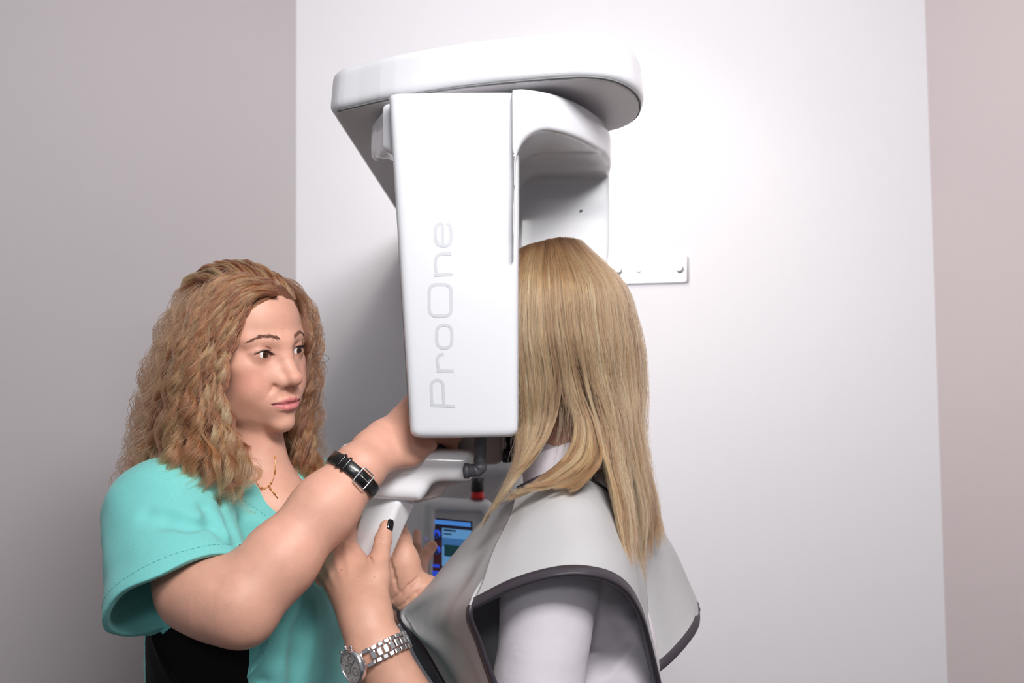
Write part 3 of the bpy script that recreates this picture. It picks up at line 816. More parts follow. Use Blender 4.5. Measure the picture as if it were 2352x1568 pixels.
def creases(S, L, w=.0045, k=.018):
    for a, b in L:
        pts = [trace(S, a[0] + (b[0] - a[0]) * t, a[1] + (b[1] - a[1]) * t) for t in (0, .33, .66, 1)]
        ops = [f_cap(pts[i], pts[i + 1], w * (.5 if i == 0 else 1), w * (.4 if i == 2 else 1)) for i in range(3)]
        for o_ in ops: S.sub(o_, k)
def lerp_c(C, col, w): return C * (1 - w[:, None]) + np.asarray(col[:3]) * w[:, None]
def skin_tint(p, base, seed=1):
    C = np.tile(np.asarray(base[:3], float), (len(p), 1))
    C *= (1 + .045 * vnoise(p, 55, seed))[:, None]
    return C
def head_tint(C, p, lip=srgb(208, 122, 124)):
    q = W2H(p)
    g = lambda c, s: np.exp(-((q - np.array(c)) ** 2 / np.array(s) ** 2).sum(-1))
    near = (np.abs(q) < .14).all(1)
    blush = np.maximum(g((.042, .06, -.035), (.018, .03, .016)), g((-.042, .06, -.035), (.018, .03, .016))) * .34 + .22 * g((0, .115, -.036), (.010, .012, .01))
    C = lerp_c(C, srgb(218, 118, 104), blush * near)
    # lips: between an upper and a lower bow
    x = np.abs(q[:, 0]); zt = -.0622 - .0012 * np.exp(-(x / .004) ** 2) - np.clip(x - .006, 0, 1) * .42; zb = -.0826 + np.clip(x - .004, 0, 1) ** 1.3 * 1.55
    m = np.clip((zt - q[:, 2]) / .0012 + .5, 0, 1) * np.clip((q[:, 2] - zb) / .0012 + .5, 0, 1) * (q[:, 1] > .078) * (x < .0262)
    C = lerp_c(C, lip, m * .92)
    C = lerp_c(C, srgb(120, 50, 54), m * np.exp(-((q[:, 2] + .0714) / .0011) ** 2) * .75)  # shade of the mouth crease painted as a dark line between the lips
    # lid shading make-up and lash line
    for s in (1, -1):
        x_, z_ = eye_local(q, s); a = almond(x_, z_); fr = (q[:, 1] > .06) & (np.abs(x_) < .022)
        C = lerp_c(C, srgb(160, 104, 88), np.exp(-(np.maximum(a, 0) / .0035) ** 2) * .45 * fr)
        C = lerp_c(C, srgb(52, 34, 32), np.clip(1.2 - np.abs(a - .0002) / .0010, 0, 1) * fr * np.where(z_ > 0, .85, .35) * (np.abs(x_) < .0150))
    for c, r in (((.052, .045, -.070), .0022), ((.030, .073, -.083), .0008)):
        d = np.linalg.norm(q - np.array(c), axis=1); C = lerp_c(C, srgb(112, 66, 50), np.clip(1.3 - d / r, 0, 1) * .8) if r > .002 else C
    return C
def build_skin(name, S, h, base, parent, tint=None, label=None, lo=None, hi=None):
    b = S.bounds(); lo = b[0] if lo is None else lo; hi = b[1] if hi is None else hi
    V, F = surface_nets(S, lo, hi, h, slack=1.7, project=1)
    o = new_mesh_np(name, V, F, M['skin'], parent); C = skin_tint(V, base)
    if tint: C = tint(C, V)
    set_colour(o, np.clip(C, 0, 1)); return o
SKIN_W = srgb(214, 161, 140)
pw = empty('person')
tag(pw, 'person with long curly ginger hair in a turquoise short-sleeved top, adjusting the machine', 'person')
import time as _t; _t0 = _t.time()
bw = build_skin('body', W, .00125 if not LOWRES else .0025, SKIN_W, pw, head_tint, lo=np.array([-.75, 1.05, 1.02]), hi=np.array([.02, 1.92, 1.72]))
print('woman skin', _t.time() - _t0, len(bw.data.vertices))

def disc_patch(mb, C, n, r, dome=.0, N=24, up=None, ry=None):
    n = nrm(n); u = np.array([0, 0, 1.0]) if up is None else np.asarray(up); a = nrm(u - (u @ n) * n); b = np.cross(n, a)
    mb.lathe(C, n, [(0, dome), (r * .7, dome * .55), (r, 0)], N)
def make_eyes(Rm, C, parent, gaze):
    for s in (1, -1):
        c = np.array([s * .0312, EYE_Y, 0]); W_ = lambda q: np.asarray(q) @ Rm.T + C
        g = nrm(np.asarray(gaze) @ Rm.T)
        mb = MB(); a = np.linspace(0, np.pi, 33); mb.lathe(W_(c), g, [(EYE_R * math.sin(t) + 1e-6, EYE_R * math.cos(t)) for t in a], 40)
        e = mb.build('eyeball', M['eye_white'], parent)
        for nm, r_, k in (('iris', .0067, 0), ('pupil', .0026, 1)):
            mb = MB(); R_ = EYE_R + .00018 + k * .00012
            mb.lathe(W_(c), g, [(R_ * math.sin(t) + 1e-6, R_ * math.cos(t)) for t in np.linspace(0, math.asin(r_ / R_), 8)], 32)
            mb.build(nm, M['iris' if not k else 'pupil'], e)
make_eyes(HR, HC, pw, (-.20, 1, -.04))
# brows and lashes: short hairs
M['brow'] = mat('brown_brow_hair', srgb(112, 74, 60), .6)
M['lash'] = mat('dark_lashes', srgb(24, 16, 16), .5)
def surf_y(x, z, fn=HEAD, y0=.14):
    y = np.full(len(x), y0, np.float32)
    for _ in range(40): y = y - .7 * fn(np.stack([x, y, z], -1).astype(np.float32))
    return y
rb = np.random.default_rng(3)
for s in (1, -1):
    n = 340; u = rb.uniform(0, 1, n); x = s * (.0125 + .037 * u); z = .0195 + .0075 * np.sin(np.clip(u * 1.25, 0, 1.6) * 1.9) - .0055 * u ** 3 + rb.normal(0, .0014, n) * (1 - .5 * u)
    y = surf_y(x, z); mb = MB()
    for i in range(n):
        L_ = .0052 * (.7 + .5 * rb.random()); dx = s * L_ * (.55 + .4 * u[i]); dz = L_ * (.75 - 1.15 * u[i]) + rb.normal(0, .0005)
        x1 = x[i] + dx; z1 = z[i] + dz; y1 = surf_y(np.array([x1]), np.array([z1]))[0]
        mb.tube(H2W([(x[i], y[i] - .0002, z[i]), ((x[i] + x1) / 2, (y[i] + y1) / 2 + .0006, (z[i] + z1) / 2), (x1, y1 + .0004, z1)]), [.00018, .00017, .00007], 4, caps=False)
    mb.build('eyebrow', M['brow'], pw)
    mb = MB(); xs = np.linspace(-.0134, .0134, 34)
    w, hu, hl = .0138, .0056, .0044; Ru = (w * w + hu * hu) / (2 * hu)
    t = math.radians(5)
    def lid(xl, up=1):
        R_ = Ru if up else (w * w + hl * hl) / (2 * hl); hh = hu if up else hl
        z_ = (np.sqrt(R_ ** 2 - xl ** 2) - (R_ - hh)) * (1 if up else -1)
        X = xl * math.cos(t) - z_ * math.sin(t); Z = xl * math.sin(t) + z_ * math.cos(t)
        rr = np.sqrt(np.maximum((EYE_R + .0012) ** 2 - X ** 2 - Z ** 2, 1e-8)); return np.stack([s * (.0312 + X * 1), EYE_Y + rr, Z], -1)
    L_ = lid(xs); mb.tube(H2W(L_), .00042, 6)
    for i in range(0, 34):
        f_ = i / 33; a = L_[i]; out = np.array([s * (f_ - .45) * .9, 1.0, .55]); out = nrm(out)
        mb.tube(H2W([a, a + out * .0035, a + out * .0055 + [0, 0, .0030]]), [.00022, .00016, .00006], 4, caps=False)
    Lb = lid(xs, 0)
    for i in range(2, 32, 2):
        a = Lb[i]; mb.tube(H2W([a, a + np.array([s * (i / 33 - .5) * .002, .0022, -.0022])]), [.00014, .00005], 4, caps=False)
    mb.build('eyelashes', M['lash'], pw)
# ---------------------------------------------------------------- the turquoise top
creases(T, [((505, 1150), (590, 1330)), ((470, 1165), (545, 1270)), ((340, 1180), (480, 1215)), ((660, 1230), (735, 1330)), ((610, 1240), (655, 1330))], .004, .020)
creases(T, [((640, 1430), (600, 1568)), ((705, 1400), (680, 1568)), ((560, 1200), (640, 1300))], .006, .026)
def fold_noise(p, d):
    return d + .0022 * vnoise(p * np.array([1, 1, .6], np.float32), 38, 5).astype(np.float32) + .0007 * vnoise(p, 110, 6).astype(np.float32)
T.fn(fold_noise)
# hollow sleeve, open at its hem plane
arm_in = f_cap(SA + sn * .02, SBc + sn * .054, .066, .0985)
def open_sleeve(p, d):
    pl = (p - SBc.astype(np.float32)) @ sn.astype(np.float32) + .0035 * np.sin((p @ nrm([1, 0, .3]).astype(np.float32)) * 60)
    body = ((p - NB.astype(np.float32)) @ TR.astype(np.float32))
    near = sleeve_out[0](p) < .012
    far_from_body = body[:, 0] > .100
    m = near & (pl > -.02)
    torso_d = T_body(p)
    a = smax(d, -np.maximum(arm_in[0](p), d + .0042), .002)
    a = smax(a, pl, .002)
    # what is torso stays torso
    return np.where(near, np.minimum(a, torso_d), d).astype(np.float32)
T.fn(open_sleeve)
# neck opening and V
ZA = P(702, 1243, 1.42)[2] - NB[2]
T.sub(f_cap(H2W((0, -.02, -.06)), NB + [0, 0, -.012] + fwd * .012, .060, .066), .004)
def vcut(p, d):
    q = tf(p).astype(np.float32); v = np.maximum(np.abs(q[:, 0]) - (q[:, 2] - ZA) * .56 , -q[:, 1] + .0)
    return smax(d, -v, .003)
T.fn(vcut)
top_lo = np.array([-.76, 1.08, .98]); top_hi = np.array([-.20, 1.86, 1.56])
V, F = surface_nets(T, top_lo, top_hi, .0019 if not LOWRES else .004, slack=1.8, project=1)
xa, xb = trace(T, 570, 1540)[0], trace(T, 334, 1540)[0]
sn_ = (np.abs(V[:, 0] - xa) < .00098) & (V[:, 2] < 1.32); V[sn_, 0] = xa
cen = V[F].mean(1); q = tf(cen)
blk = (q[:, 0] > 0) & (cen[:, 0] < xa) & (cen[:, 0] > xb) & (cen[:, 2] < P(500, 1400, 1.3)[2]) & (cen[:, 1] < 1.55) & ((sleeve_out[0](cen.astype(np.float32)) > .006) | ((cen - SBc) @ sn > .004))
def sub_mesh(V, F, m):
    F = F[m]; u, inv = np.unique(F, return_inverse=True); return V[u], inv.reshape(F.shape)
top = new_mesh_np('scrub_top', *sub_mesh(V, F, ~blk), M['scrub'], pw)
pnl = new_mesh_np('side_panel', *sub_mesh(V, F, blk), M['scrub_black'], top); pnl['label'] = 'black knitted side panel'
# hem stitching on the sleeve and along the V
mb = MB(); e1 = nrm(np.cross(sn, [0, 0, 1])); e2 = np.cross(sn, e1)
def stitch(mb, pts, dash=.0045, gap=.0022, r=.00028):
    pts = np.array(pts); s_ = np.r_[0, np.cumsum(np.linalg.norm(np.diff(pts, axis=0), axis=1))]
    t = 0
    while t + dash < s_[-1]:
        k = np.array([[np.interp(u, s_, pts[:, a]) for a in range(3)] for u in (t, t + dash / 2, t + dash)]); mb.tube(k, r, 5); t += dash + gap
def drop(S, c, dirv, start=.16, off=.0002):
    t = start
    for _ in range(60):
        v = float(S((c + dirv * t)[None])[0]); t -= v * .8
        if abs(v) < 2e-4: break
    return c + dirv * (t + off)
ring = [drop(T, SBc - sn * .017, e1 * math.cos(a) + e2 * math.sin(a)) for a in np.linspace(0, 2 * np.pi, 90)]
ring = [r_ for r_ in ring if np.linalg.norm(r_ - SBc) < .13]
stitch(mb, [r_ for r_ in ring if (r_ - SBc) @ np.array([0, -1, .3]) > -.02]); 
line = [trace(T, *q_) for q_ in [(560, 1150), (585, 1166), (610, 1184), (640, 1206), (665, 1226)]]; mb.build('hem_stitching', M['stitch'], top)
mb = MB(); stitch(mb, catmull(np.array(line), 40)); mb.build('neckline_stitching', M['stitch'], top)

# ---------------------------------------------------------------- the patient
pp = empty('person')
tag(pp, 'person with long straight blonde hair seen from behind, face hidden by the machine column', 'person')
PF = nrm([-.96, .24, -.10]); PU = nrm(np.array([0, 0, 1]) - PF * PF[2]); PRt = np.cross(PF, PU); HR2 = np.stack([PRt, PF, PU], 1); HC2 = P(1258, 762, 1.445)
SKIN_P = srgb(208, 158, 136)
B = Sdf(); B.add(head_prim(HR2, HC2), 0)
PN = P(1340, 1150, 1.43); 
B.cap(HR2 @ np.array([0, -.02, -.06]) + HC2, PN, .050, .056, .02)
PSN, PSF = P(1316, 1268, 1.290), P(1345, 1245, 1.58)
B.cap(PSN, PSF, .048, .048, .05)
B.ell(PN + [-.012, 0, -.23], (.085, .14, .21), .05)
PEL, PWL = P(1095, 1900, 1.21), P(862, 1490, 1.235)
B.cap(PSN, PEL, .048, .042, .03); B.chain([PEL, PEL * .55 + PWL * .45, PWL, P(843, 1432, 1.250)], [.042, .040, .0315, .0275], .02, flat=(0, 1, 0), fr=.9, kin=.02)
PW2 = P(843, 1432, 1.250)
MCL = [P(804, 1266, 1.328), P(779, 1274, 1.334), P(759, 1292, 1.343), P(749, 1319, 1.350)]
for q, r in zip(MCL, (.0125, .0128, .0122, .0120)): B.cap(PW2, q, .0225, r, .016)
B.cap(P(838, 1400, 1.262), P(800, 1310, 1.315), .025, .020, .02)
B.chain([MCL[0], P(802, 1238, 1.352), P(806, 1212, 1.392), P(835, 1200, 1.425), P(862, 1208, 1.437)], [.0112, .0098, .0092, .0085, .0072], .008, kin=.003)
B.chain([MCL[1], P(768, 1246, 1.378), P(785, 1232, 1.41), P(818, 1232, 1.435), P(850, 1240, 1.442)], [.0112, .0098, .0092, .0085, .0072], .008, kin=.003)
B.chain([MCL[2], P(750, 1268, 1.385), P(768, 1262, 1.415), P(805, 1266, 1.44), P(840, 1270, 1.442)], [.0108, .0096, .009, .0082, .007], .008, kin=.003)
B.chain([MCL[3], P(741, 1304, 1.385), P(752, 1300, 1.41), P(785, 1302, 1.432), P(812, 1305, 1.438)], [.0100, .0088, .0082, .0076, .0065], .008, kin=.003)
TH = [P(854, 1400, 1.262), P(862, 1330, 1.285), P(872, 1282, 1.308), P(880, 1240, 1.328), P(887, 1209, 1.337)]
B.chain(TH, [.0185, .0160, .0128, .0112, .0088], .016, kin=.004)
B.cap(P(820, 1300, 1.322), TH[1], .014, .014, .016)
# right hand from the far side, palm towards the camera, round the back of the post
PW3 = P(978, 1372, 1.435); PE3 = P(1200, 1560, 1.58)
B.cap(PSF, PE3, .048, .042, .03); B.cap(PE3, PW3, .041, .0275, .03)
B.cap(PW3, P(915, 1355, 1.445), .0260, .023, .02); B.cap(P(938, 1362, 1.44), P(918, 1300, 1.437), .0265, .0235, .018)
B.ell(P(930, 1300, 1.428), (.0205, .018, .034), .014); B.ell(P(900, 1325, 1.436), (.016, .018, .034), .014)
B.chain([P(922, 1290, 1.44), P(921, 1240, 1.447), P(915, 1205, 1.46), P(885, 1192, 1.475), P(855, 1205, 1.475)], [.022, .0150, .0100, .0088, .0075], .012, kin=.006)
B.chain([P(910, 1300, 1.45), P(905, 1250, 1.465), P(880, 1238, 1.48), P(850, 1248, 1.48)], [.018, .0100, .0088, .0075], .012, kin=.004)
B.chain([P(905, 1320, 1.45), P(895, 1285, 1.47), P(870, 1278, 1.48), P(845, 1288, 1.478)], [.018, .0096, .0086, .0075], .012, kin=.004)
B.chain([P(898, 1335, 1.44), P(886, 1300, 1.425), P(886, 1274, 1.418)], [.013, .0092, .0078], .008, kin=.004)
creases(B, [((902, 1378), (958, 1328)), ((918, 1394), (976, 1346)), ((896, 1285), (912, 1352))], .0010, .005)
creases(B, [((846, 1276), (858, 1294)), ((868, 1244), (888, 1247)), ((869, 1237), (888, 1240)), ((792, 1238), (812, 1242))], .0007, .003)
# knuckle tendons and small hollows on the back of the left hand
def hand_relief(p, d):
    for q, a in zip(MCL, (.0024, .0026, .0024, .0018)):
        ab = (q - PW2); L2 = ab @ ab; t = ((p - PW2.astype(np.float32)) @ ab.astype(np.float32)) / L2
        r = np.sqrt(((p - PW2 - np.clip(t, 0, 1)[:, None] * ab) ** 2).sum(1)) ; m = np.exp(-((r - .0175) / .012) ** 2)
        lat_ = np.abs(((p - PW2) @ np.cross(ab, [0, -1, 0])) / np.linalg.norm(ab))
        d = d - (a * np.exp(-(lat_ / .0035) ** 2) * np.clip((t - .35) * 3, 0, 1) * (t < 1.1) * np.exp(-(r / .03) ** 2)).astype(np.float32)
    return d
B.fn(hand_relief)
# white shirt
Sh = Sdf()
Sh.ell(PN + [-.012, 0, -.225], (.100, .158, .22), 0)
Sh.cap(PSN, PSF, .054, .054, .04)
Sh.ell(PN + [-.005, 0, -.48], (.110, .155, .25), .08)
Sh.ell(P(1400, 1540, 1.32), (.060, .05, .11), .05)
Sh.chain([PSN + [0, 0, 0], P(1258, 1390, 1.215), P(1246, 1500, 1.205), P(1235, 1600, 1.205), PEL], [.054, .0505, .0465, .0485, .048], .022, kin=.03)
Sh.cap(P(1312, 1060, 1.435), P(1340, 1130, 1.435), .056, .064, .02)
Sh.cap(PSF, PE3, .056, .052, .03); Sh.cap(PE3, PE3 * .45 + PW3 * .55, .050, .043, .03)
SB = Sdf(); SB.ops = list(Sh.ops)
def under_shirt(p, d):
    m = (p[:, 0] > .0) & (p[:, 2] < PN[2] - .03) & (np.abs(p[:, 1] - 1.42) < .3)
    if m.any(): d = d.copy(); d[m] = smax(d[m], SB(p[m]) + .005, .004)
    return d
B.fn(under_shirt)
mole_px = [(785, 1308), (823, 1323), (860, 1325), (858, 1387), (832, 1452), (921, 1511), (916, 1513)]
moles = [trace(B, *m_) for m_ in mole_px]
def pat_tint(C, p):
    for m_, r_ in zip(moles, (.0011, .0007, .0008, .0009, .0013, .0013, .001)):
        dd = np.linalg.norm(p - m_, axis=1); C = lerp_c(C, srgb(96, 54, 40), np.clip(1.4 - dd / r_, 0, 1) * .85)
    return C
_t0 = _t.time()
bp_ = build_skin('body', B, .00135 if not LOWRES else .003, SKIN_P, pp, pat_tint, lo=np.array([-.32, 1.12, .90]), hi=np.array([.40, 1.75, 1.73]))
print('patient skin', _t.time() - _t0, len(bp_.data.vertices))
def nail(a, b, n, w, m, parent):
    """nail plate: a base centre, b tip centre, n outward normal"""
    a, b, n = map(lambda v: np.asarray(v, float), (a, b, n)); ax = b - a; n = nrm(n - (n @ nrm(ax)) * nrm(ax)); s_ = np.cross(nrm(ax), n)
    S_ = np.array([[a + ax * t + s_ * w * math.sin(u) * (1 - .25 * (abs(2 * t - 1) ** 4)) + n * w * (math.cos(u) - 1) * .7 for u in np.linspace(-1.15, 1.15, 11)] for t in np.linspace(0, 1, 9)])
    V, F = sheet_mesh(S_, .0009); return new_mesh_np('fingernail', V, F, m, parent)
tn_ = nrm(TH[4] - TH[3]); nn_ = nrm([.80, -.60, .05])
nail(TH[4] - tn_ * .005 + nn_ * .0103, TH[4] + tn_ * .0095 + nn_ * .0092, nn_, .0066, M['nail_black'], pp)['label'] = 'black varnished thumbnail'
nail(P(890, 1281, 1.405), P(888, 1262, 1.405), [.5, -.85, 0], .0048, M['nail_black'], pp)
nail(P(986, 1020, 1.343), P(996, 1026, 1.345), [.1, -.8, .5], .0040, M['nail_pink'], pw)['label'] = 'pink varnished fingernail'

creases(Sh, [((1340, 1462), (1385, 1480)), ((1385, 1480), (1460, 1440)), ((1325, 1455), (1460, 1400)), ((1310, 1500), (1290, 1568)), ((1440, 1470), (1350, 1560))], .004, .016)
Sh.fn(lambda p, d: d + .0016 * vnoise(p, 48, 11).astype(np.float32))
Sh.sub(f_cap(HR2 @ np.array([0, -.02, -.06]) + HC2, P(1325, 1070, 1.435), .046, .048), .004)
V, F = surface_nets(Sh, (-.12, 1.12, .92), (.36, 1.72, 1.46), .0022 if not LOWRES else .004, slack=1.8, project=1)
shirt = new_mesh_np('shirt', V, F, M['shirt'], pp)
# collar: folded band round the neck
def ring_pts(c, axis, a_, b_, n, ref, t0=0, t1=2 * np.pi):
    axis = nrm(axis); r_ = nrm(np.asarray(ref) - (np.asarray(ref) @ axis) * axis); s_ = np.cross(axis, r_); t = np.linspace(t0, t1, n)
    return c + np.outer(np.cos(t) * a_, r_) + np.outer(np.sin(t) * b_, s_)
ax_c = nrm(P(1345, 1150, 1.43) - P(1300, 1020, 1.44)); cc = P(1302, 1035, 1.437)
rows = [ring_pts(cc + ax_c * h, -ax_c, r_, r_ * 1.04, 60, (-1, 0, 0), .35, 5.93) for h, r_ in ((.038, .066), (.018, .066), (.0, .065), (-.006, .067), (.004, .072), (.022, .077), (.042, .082))]
S_ = patch_grid(np.array(rows), 26, 120); V, F = sheet_mesh(S_, .0022); new_mesh_np('collar', V, F, M['shirt'], shirt)
# underarm seam of the shirt
# for x, y in [(1305, 1320), (1309, 1350), (1312, 1385), (1316, 1415), (1313, 1440)]], .0011, 6); mb.build('seam', M['shirt'], shirt)

# ---------------------------------------------------------------- grey protective cape
cape = empty('lead_cape')
tag(cape, 'grey protective cape with charcoal edging over the shoulders of the blonde person', 'cape')
def wrinkle(S_, amp, freq, seed, stretch=(1, 1, 1)):
    N = grid_normals(S_); return S_ + N * (amp * vnoise(S_.reshape(-1, 3) * np.array(stretch), freq, seed).reshape(S_.shape[:2]))[..., None]
def edge_strip(S_, which, parent, w=.0118, th=.0060, rng=None):
    """folded charcoal ribbon along one border of a grid surface"""
    N = grid_normals(S_)
    e, e2, n_ = {'r0': (S_[0], S_[4], N[0]), 'r1': (S_[-1], S_[-5], N[-1]), 'c0': (S_[:, 0], S_[:, 4], N[:, 0]), 'c1': (S_[:, -1], S_[:, -5], N[:, -1])}[which]
    if rng: a, b = int(len(e) * rng[0]), int(len(e) * rng[1]); e, e2, n_ = e[a:b], e2[a:b], n_[a:b]
    inn = nrm(e2 - e); t_ = np.gradient(e, axis=0); t_ = nrm(t_); inn = nrm(inn - (inn * t_).sum(1)[:, None] * t_)
    for _ in range(6): n_ = nrm(np.concatenate([n_[:1], (n_[:-2] + n_[1:-1] + n_[2:]) / 3, n_[-1:]]))
    out = []
    prof = [(-.0012, 0), (-.0006, th * .42), (.0012, th * .52), (w, th * .5), (w + .0004, th * .2), (w + .0004, -th * .2), (w, -th * .5), (.0012, -th * .52), (-.0006, -th * .42)]
    for a_, b_ in prof: out.append(e + inn * a_ + n_ * b_)
    R_ = np.array(out); m, n = R_.shape[:2]; V = R_.transpose(1, 0, 2).reshape(-1, 3)
    F = [(i * m + j, i * m + (j + 1) % m, (i + 1) * m + (j + 1) % m, (i + 1) * m + j) for i in range(n - 1) for j in range(m)]
    mb = MB(); mb.add(V, F); return mb.build('edging', M['binding'], parent)
cA = [[(1190, 1120, 1.34), (1172, 1180, 1.285), (1150, 1235, 1.235), (1126, 1290, 1.19), (1102, 1345, 1.155), (1079, 1393, 1.135)],
      [(1235, 1100, 1.33), (1217, 1160, 1.262), (1206, 1215, 1.212), (1195, 1265, 1.172), (1188, 1308, 1.145), (1180, 1348, 1.125)],
      [(1290, 1085, 1.33), (1291, 1140, 1.252), (1295, 1195, 1.202), (1297, 1245, 1.163), (1296, 1285, 1.135), (1290, 1319, 1.115)],
      [(1340, 1100, 1.34), (1355, 1150, 1.262), (1365, 1205, 1.212), (1370, 1250, 1.172), (1373, 1290, 1.143), (1372, 1322, 1.122)],
      [(1375, 1120, 1.36), (1400, 1175, 1.292), (1415, 1230, 1.242), (1425, 1275, 1.202), (1430, 1315, 1.172), (1432, 1352, 1.152)],
      [(1400, 1137, 1.38), (1430, 1200, 1.33), (1448, 1260, 1.282), (1458, 1315, 1.242), (1465, 1365, 1.212), (1467, 1408, 1.192)],
      [(1415, 1150, 1.41), (1448, 1225, 1.37), (1465, 1300, 1.322), (1478, 1370, 1.282), (1487, 1440, 1.252), (1492, 1490, 1.232)],
      [(1425, 1165, 1.44), (1460, 1245, 1.41), (1480, 1330, 1.362), (1495, 1420, 1.322), (1507, 1510, 1.292), (1517, 1610, 1.262)]]
GA = np.array([[P(*c) for c in col] for col in cA]).transpose(1, 0, 2)
SAg = wrinkle(patch_grid(GA, 90, 130), .0030, 24, 21); SAg = wrinkle(SAg, .0012, 55, 22, (1, 1, .5))
V, F = sheet_mesh(SAg, .0035); pa = new_mesh_np('shoulder_panel', V, F, M['cape'], cape)
edge_strip(SAg, 'r1', pa, w=.0125); edge_strip(SAg, 'r0', pa, w=.010)
cB = [[(1140, 1190, 1.50), (1125, 1180, 1.44), (1140, 1165, 1.405), (1165, 1150, 1.385), (1205, 1125, 1.355)],
      [(1095, 1250, 1.52), (1075, 1235, 1.44), (1110, 1215, 1.385), (1145, 1200, 1.345), (1188, 1184, 1.300)],
      [(1040, 1310, 1.53), (1020, 1295, 1.435), (1070, 1280, 1.36), (1115, 1262, 1.303), (1164, 1240, 1.250)],
      [(980, 1375, 1.50), (965, 1358, 1.42), (1025, 1350, 1.33), (1082, 1330, 1.258), (1138, 1297, 1.203)],
      [(930, 1412, 1.44), (919, 1414, 1.405), (955, 1424, 1.388), (1030, 1420, 1.255), (1079, 1393, 1.135)],
      [(960, 1502, 1.375), (990, 1502, 1.358), (1030, 1502, 1.285), (1068, 1494, 1.212), (1103, 1482, 1.15)],
      [(1028, 1610, 1.345), (1052, 1611, 1.325), (1085, 1612, 1.26), (1110, 1612, 1.20), (1152, 1612, 1.16)]]
GB = np.array([[P(*c) for c in row] for row in cB])
SBg = wrinkle(patch_grid(GB, 110, 90), .0015, 32, 31)
# long soft drapes running down the front panel
uu, vv = np.meshgrid(np.linspace(0, 1, 110), np.linspace(0, 1, 90), indexing='ij')
SBg = SBg + grid_normals(SBg) * (.0050 * np.sin(vv * 15 + 1.2 * np.sin(uu * 3)) * np.clip(uu * 2.4 - .25, 0, 1) * np.sin(np.clip(vv, 0, 1) * np.pi) )[..., None]
V, F = sheet_mesh(SBg, .0035); pb_ = new_mesh_np('front_panel', V, F, M['cape'], cape)
edge_strip(SBg, 'c0', pb_, rng=(.655, 1.0), w=.0165); edge_strip(SBg, 'c1', pb_, rng=(.66, 1.0), w=.0085)
cE = [[(1395, 1170, 1.44), (1410, 1260, 1.46), (1425, 1350, 1.46), (1440, 1440, 1.45), (1450, 1580, 1.44)],
      [(1440, 1170, 1.45), (1460, 1260, 1.46), (1480, 1350, 1.46), (1492, 1440, 1.45), (1500, 1552, 1.43)],
      [(1470, 1170, 1.49), (1500, 1250, 1.50), (1525, 1340, 1.50), (1540, 1430, 1.48), (1552, 1508, 1.46)],
      [(1500, 1190, 1.54), (1538, 1260, 1.55), (1568, 1340, 1.55), (1588, 1400, 1.54), (1597, 1448, 1.52)],
      [(1515, 1205, 1.62), (1553, 1272, 1.63), (1583, 1340, 1.63), (1600, 1380, 1.61), (1607, 1398, 1.58)]]
GE = np.array([[P(*c) for c in col] for col in cE]).transpose(1, 0, 2)
SEg = wrinkle(patch_grid(GE, 80, 90), .0018, 34, 41)
V, F = sheet_mesh(SEg, .0035); pe = new_mesh_np('back_panel', V, F, M['cape'], cape); edge_strip(SEg, 'r1', pe, w=.0125, rng=(.24, 1)); edge_strip(SEg, 'c1', pe, w=.0125, rng=(.82, 1))
# chest lining seen through the arm opening
cD = [[(1050, 1370, 1.31), (1140, 1370, 1.33), (1180, 1370, 1.36), (1220, 1370, 1.40)], [(1050, 1480, 1.31), (1140, 1480, 1.33), (1180, 1480, 1.36), (1220, 1480, 1.40)], [(1060, 1620, 1.31), (1140, 1620, 1.33), (1180, 1620, 1.36), (1220, 1620, 1.40)]]
GD = np.array([[P(*c) for c in row] for row in cD]); V, F = sheet_mesh(wrinkle(patch_grid(GD, 40, 30), .003, 30, 51), .0035); new_mesh_np('chest_lining', V, F, M['cape_in'], cape)
cG = [[(1425, 1330, 1.36), (1455, 1370, 1.30), (1468, 1400, 1.26)], [(1440, 1400, 1.40), (1466, 1440, 1.31), (1486, 1470, 1.25)], [(1440, 1500, 1.40), (1472, 1520, 1.33), (1500, 1545, 1.275)], [(1440, 1620, 1.40), (1480, 1620, 1.33), (1516, 1620, 1.27)]]
GG = np.array([[P(*c) for c in row] for row in cG]); V, F = sheet_mesh(patch_grid(GG, 40, 30), .0035); new_mesh_np('back_lining', V, F, M['cape_in'], cape)
# ---------------------------------------------------------------- hair
def hair_mat(name, cols, rough=.34, root=None):
    m = bpy.data.materials.new(name); m.use_nodes = True; nt = m.node_tree; nt.nodes.clear(); L = nt.links.new
    out = nt.nodes.new('ShaderNodeOutputMaterial'); h = nt.nodes.new('ShaderNodeBsdfHairPrincipled'); h.model = 'CHIANG'; h.parametrization = 'COLOR'
    h.inputs['Roughness'].default_value = rough; h.inputs['Radial Roughness'].default_value = .45; h.inputs['Coat'].default_value = .0
    at = nt.nodes.new('ShaderNodeAttribute'); at.attribute_name = 'tone'
    rp = nt.nodes.new('ShaderNodeValToRGB'); el = rp.color_ramp.elements
    while len(el) < len(cols): el.new(.5)
    for i, c in enumerate(cols): el[i].position = i / (len(cols) - 1); el[i].color = c
    L(at.outputs['Fac'], rp.inputs[0]); src = rp.outputs[0]
    if root:
        hi = nt.nodes.new('ShaderNodeHairInfo'); mr = nt.nodes.new('ShaderNodeMapRange'); mr.inputs['From Min'].default_value = root[1]; mr.inputs['From Max'].default_value = root[2]
        mr.inputs['To Min'].default_value = 1; mr.inputs['To Max'].default_value = 0; L(hi.outputs['Intercept'], mr.inputs[0])
        mx = nt.nodes.new('ShaderNodeMix'); mx.data_type = 'RGBA'; mx.inputs['B'].default_value = root[0]; L(mr.outputs[0], mx.inputs['Factor']); L(src, mx.inputs['A']); src = mx.outputs['Result']
    L(src, h.inputs['Color']); L(h.outputs[0], out.inputs[0]); return m
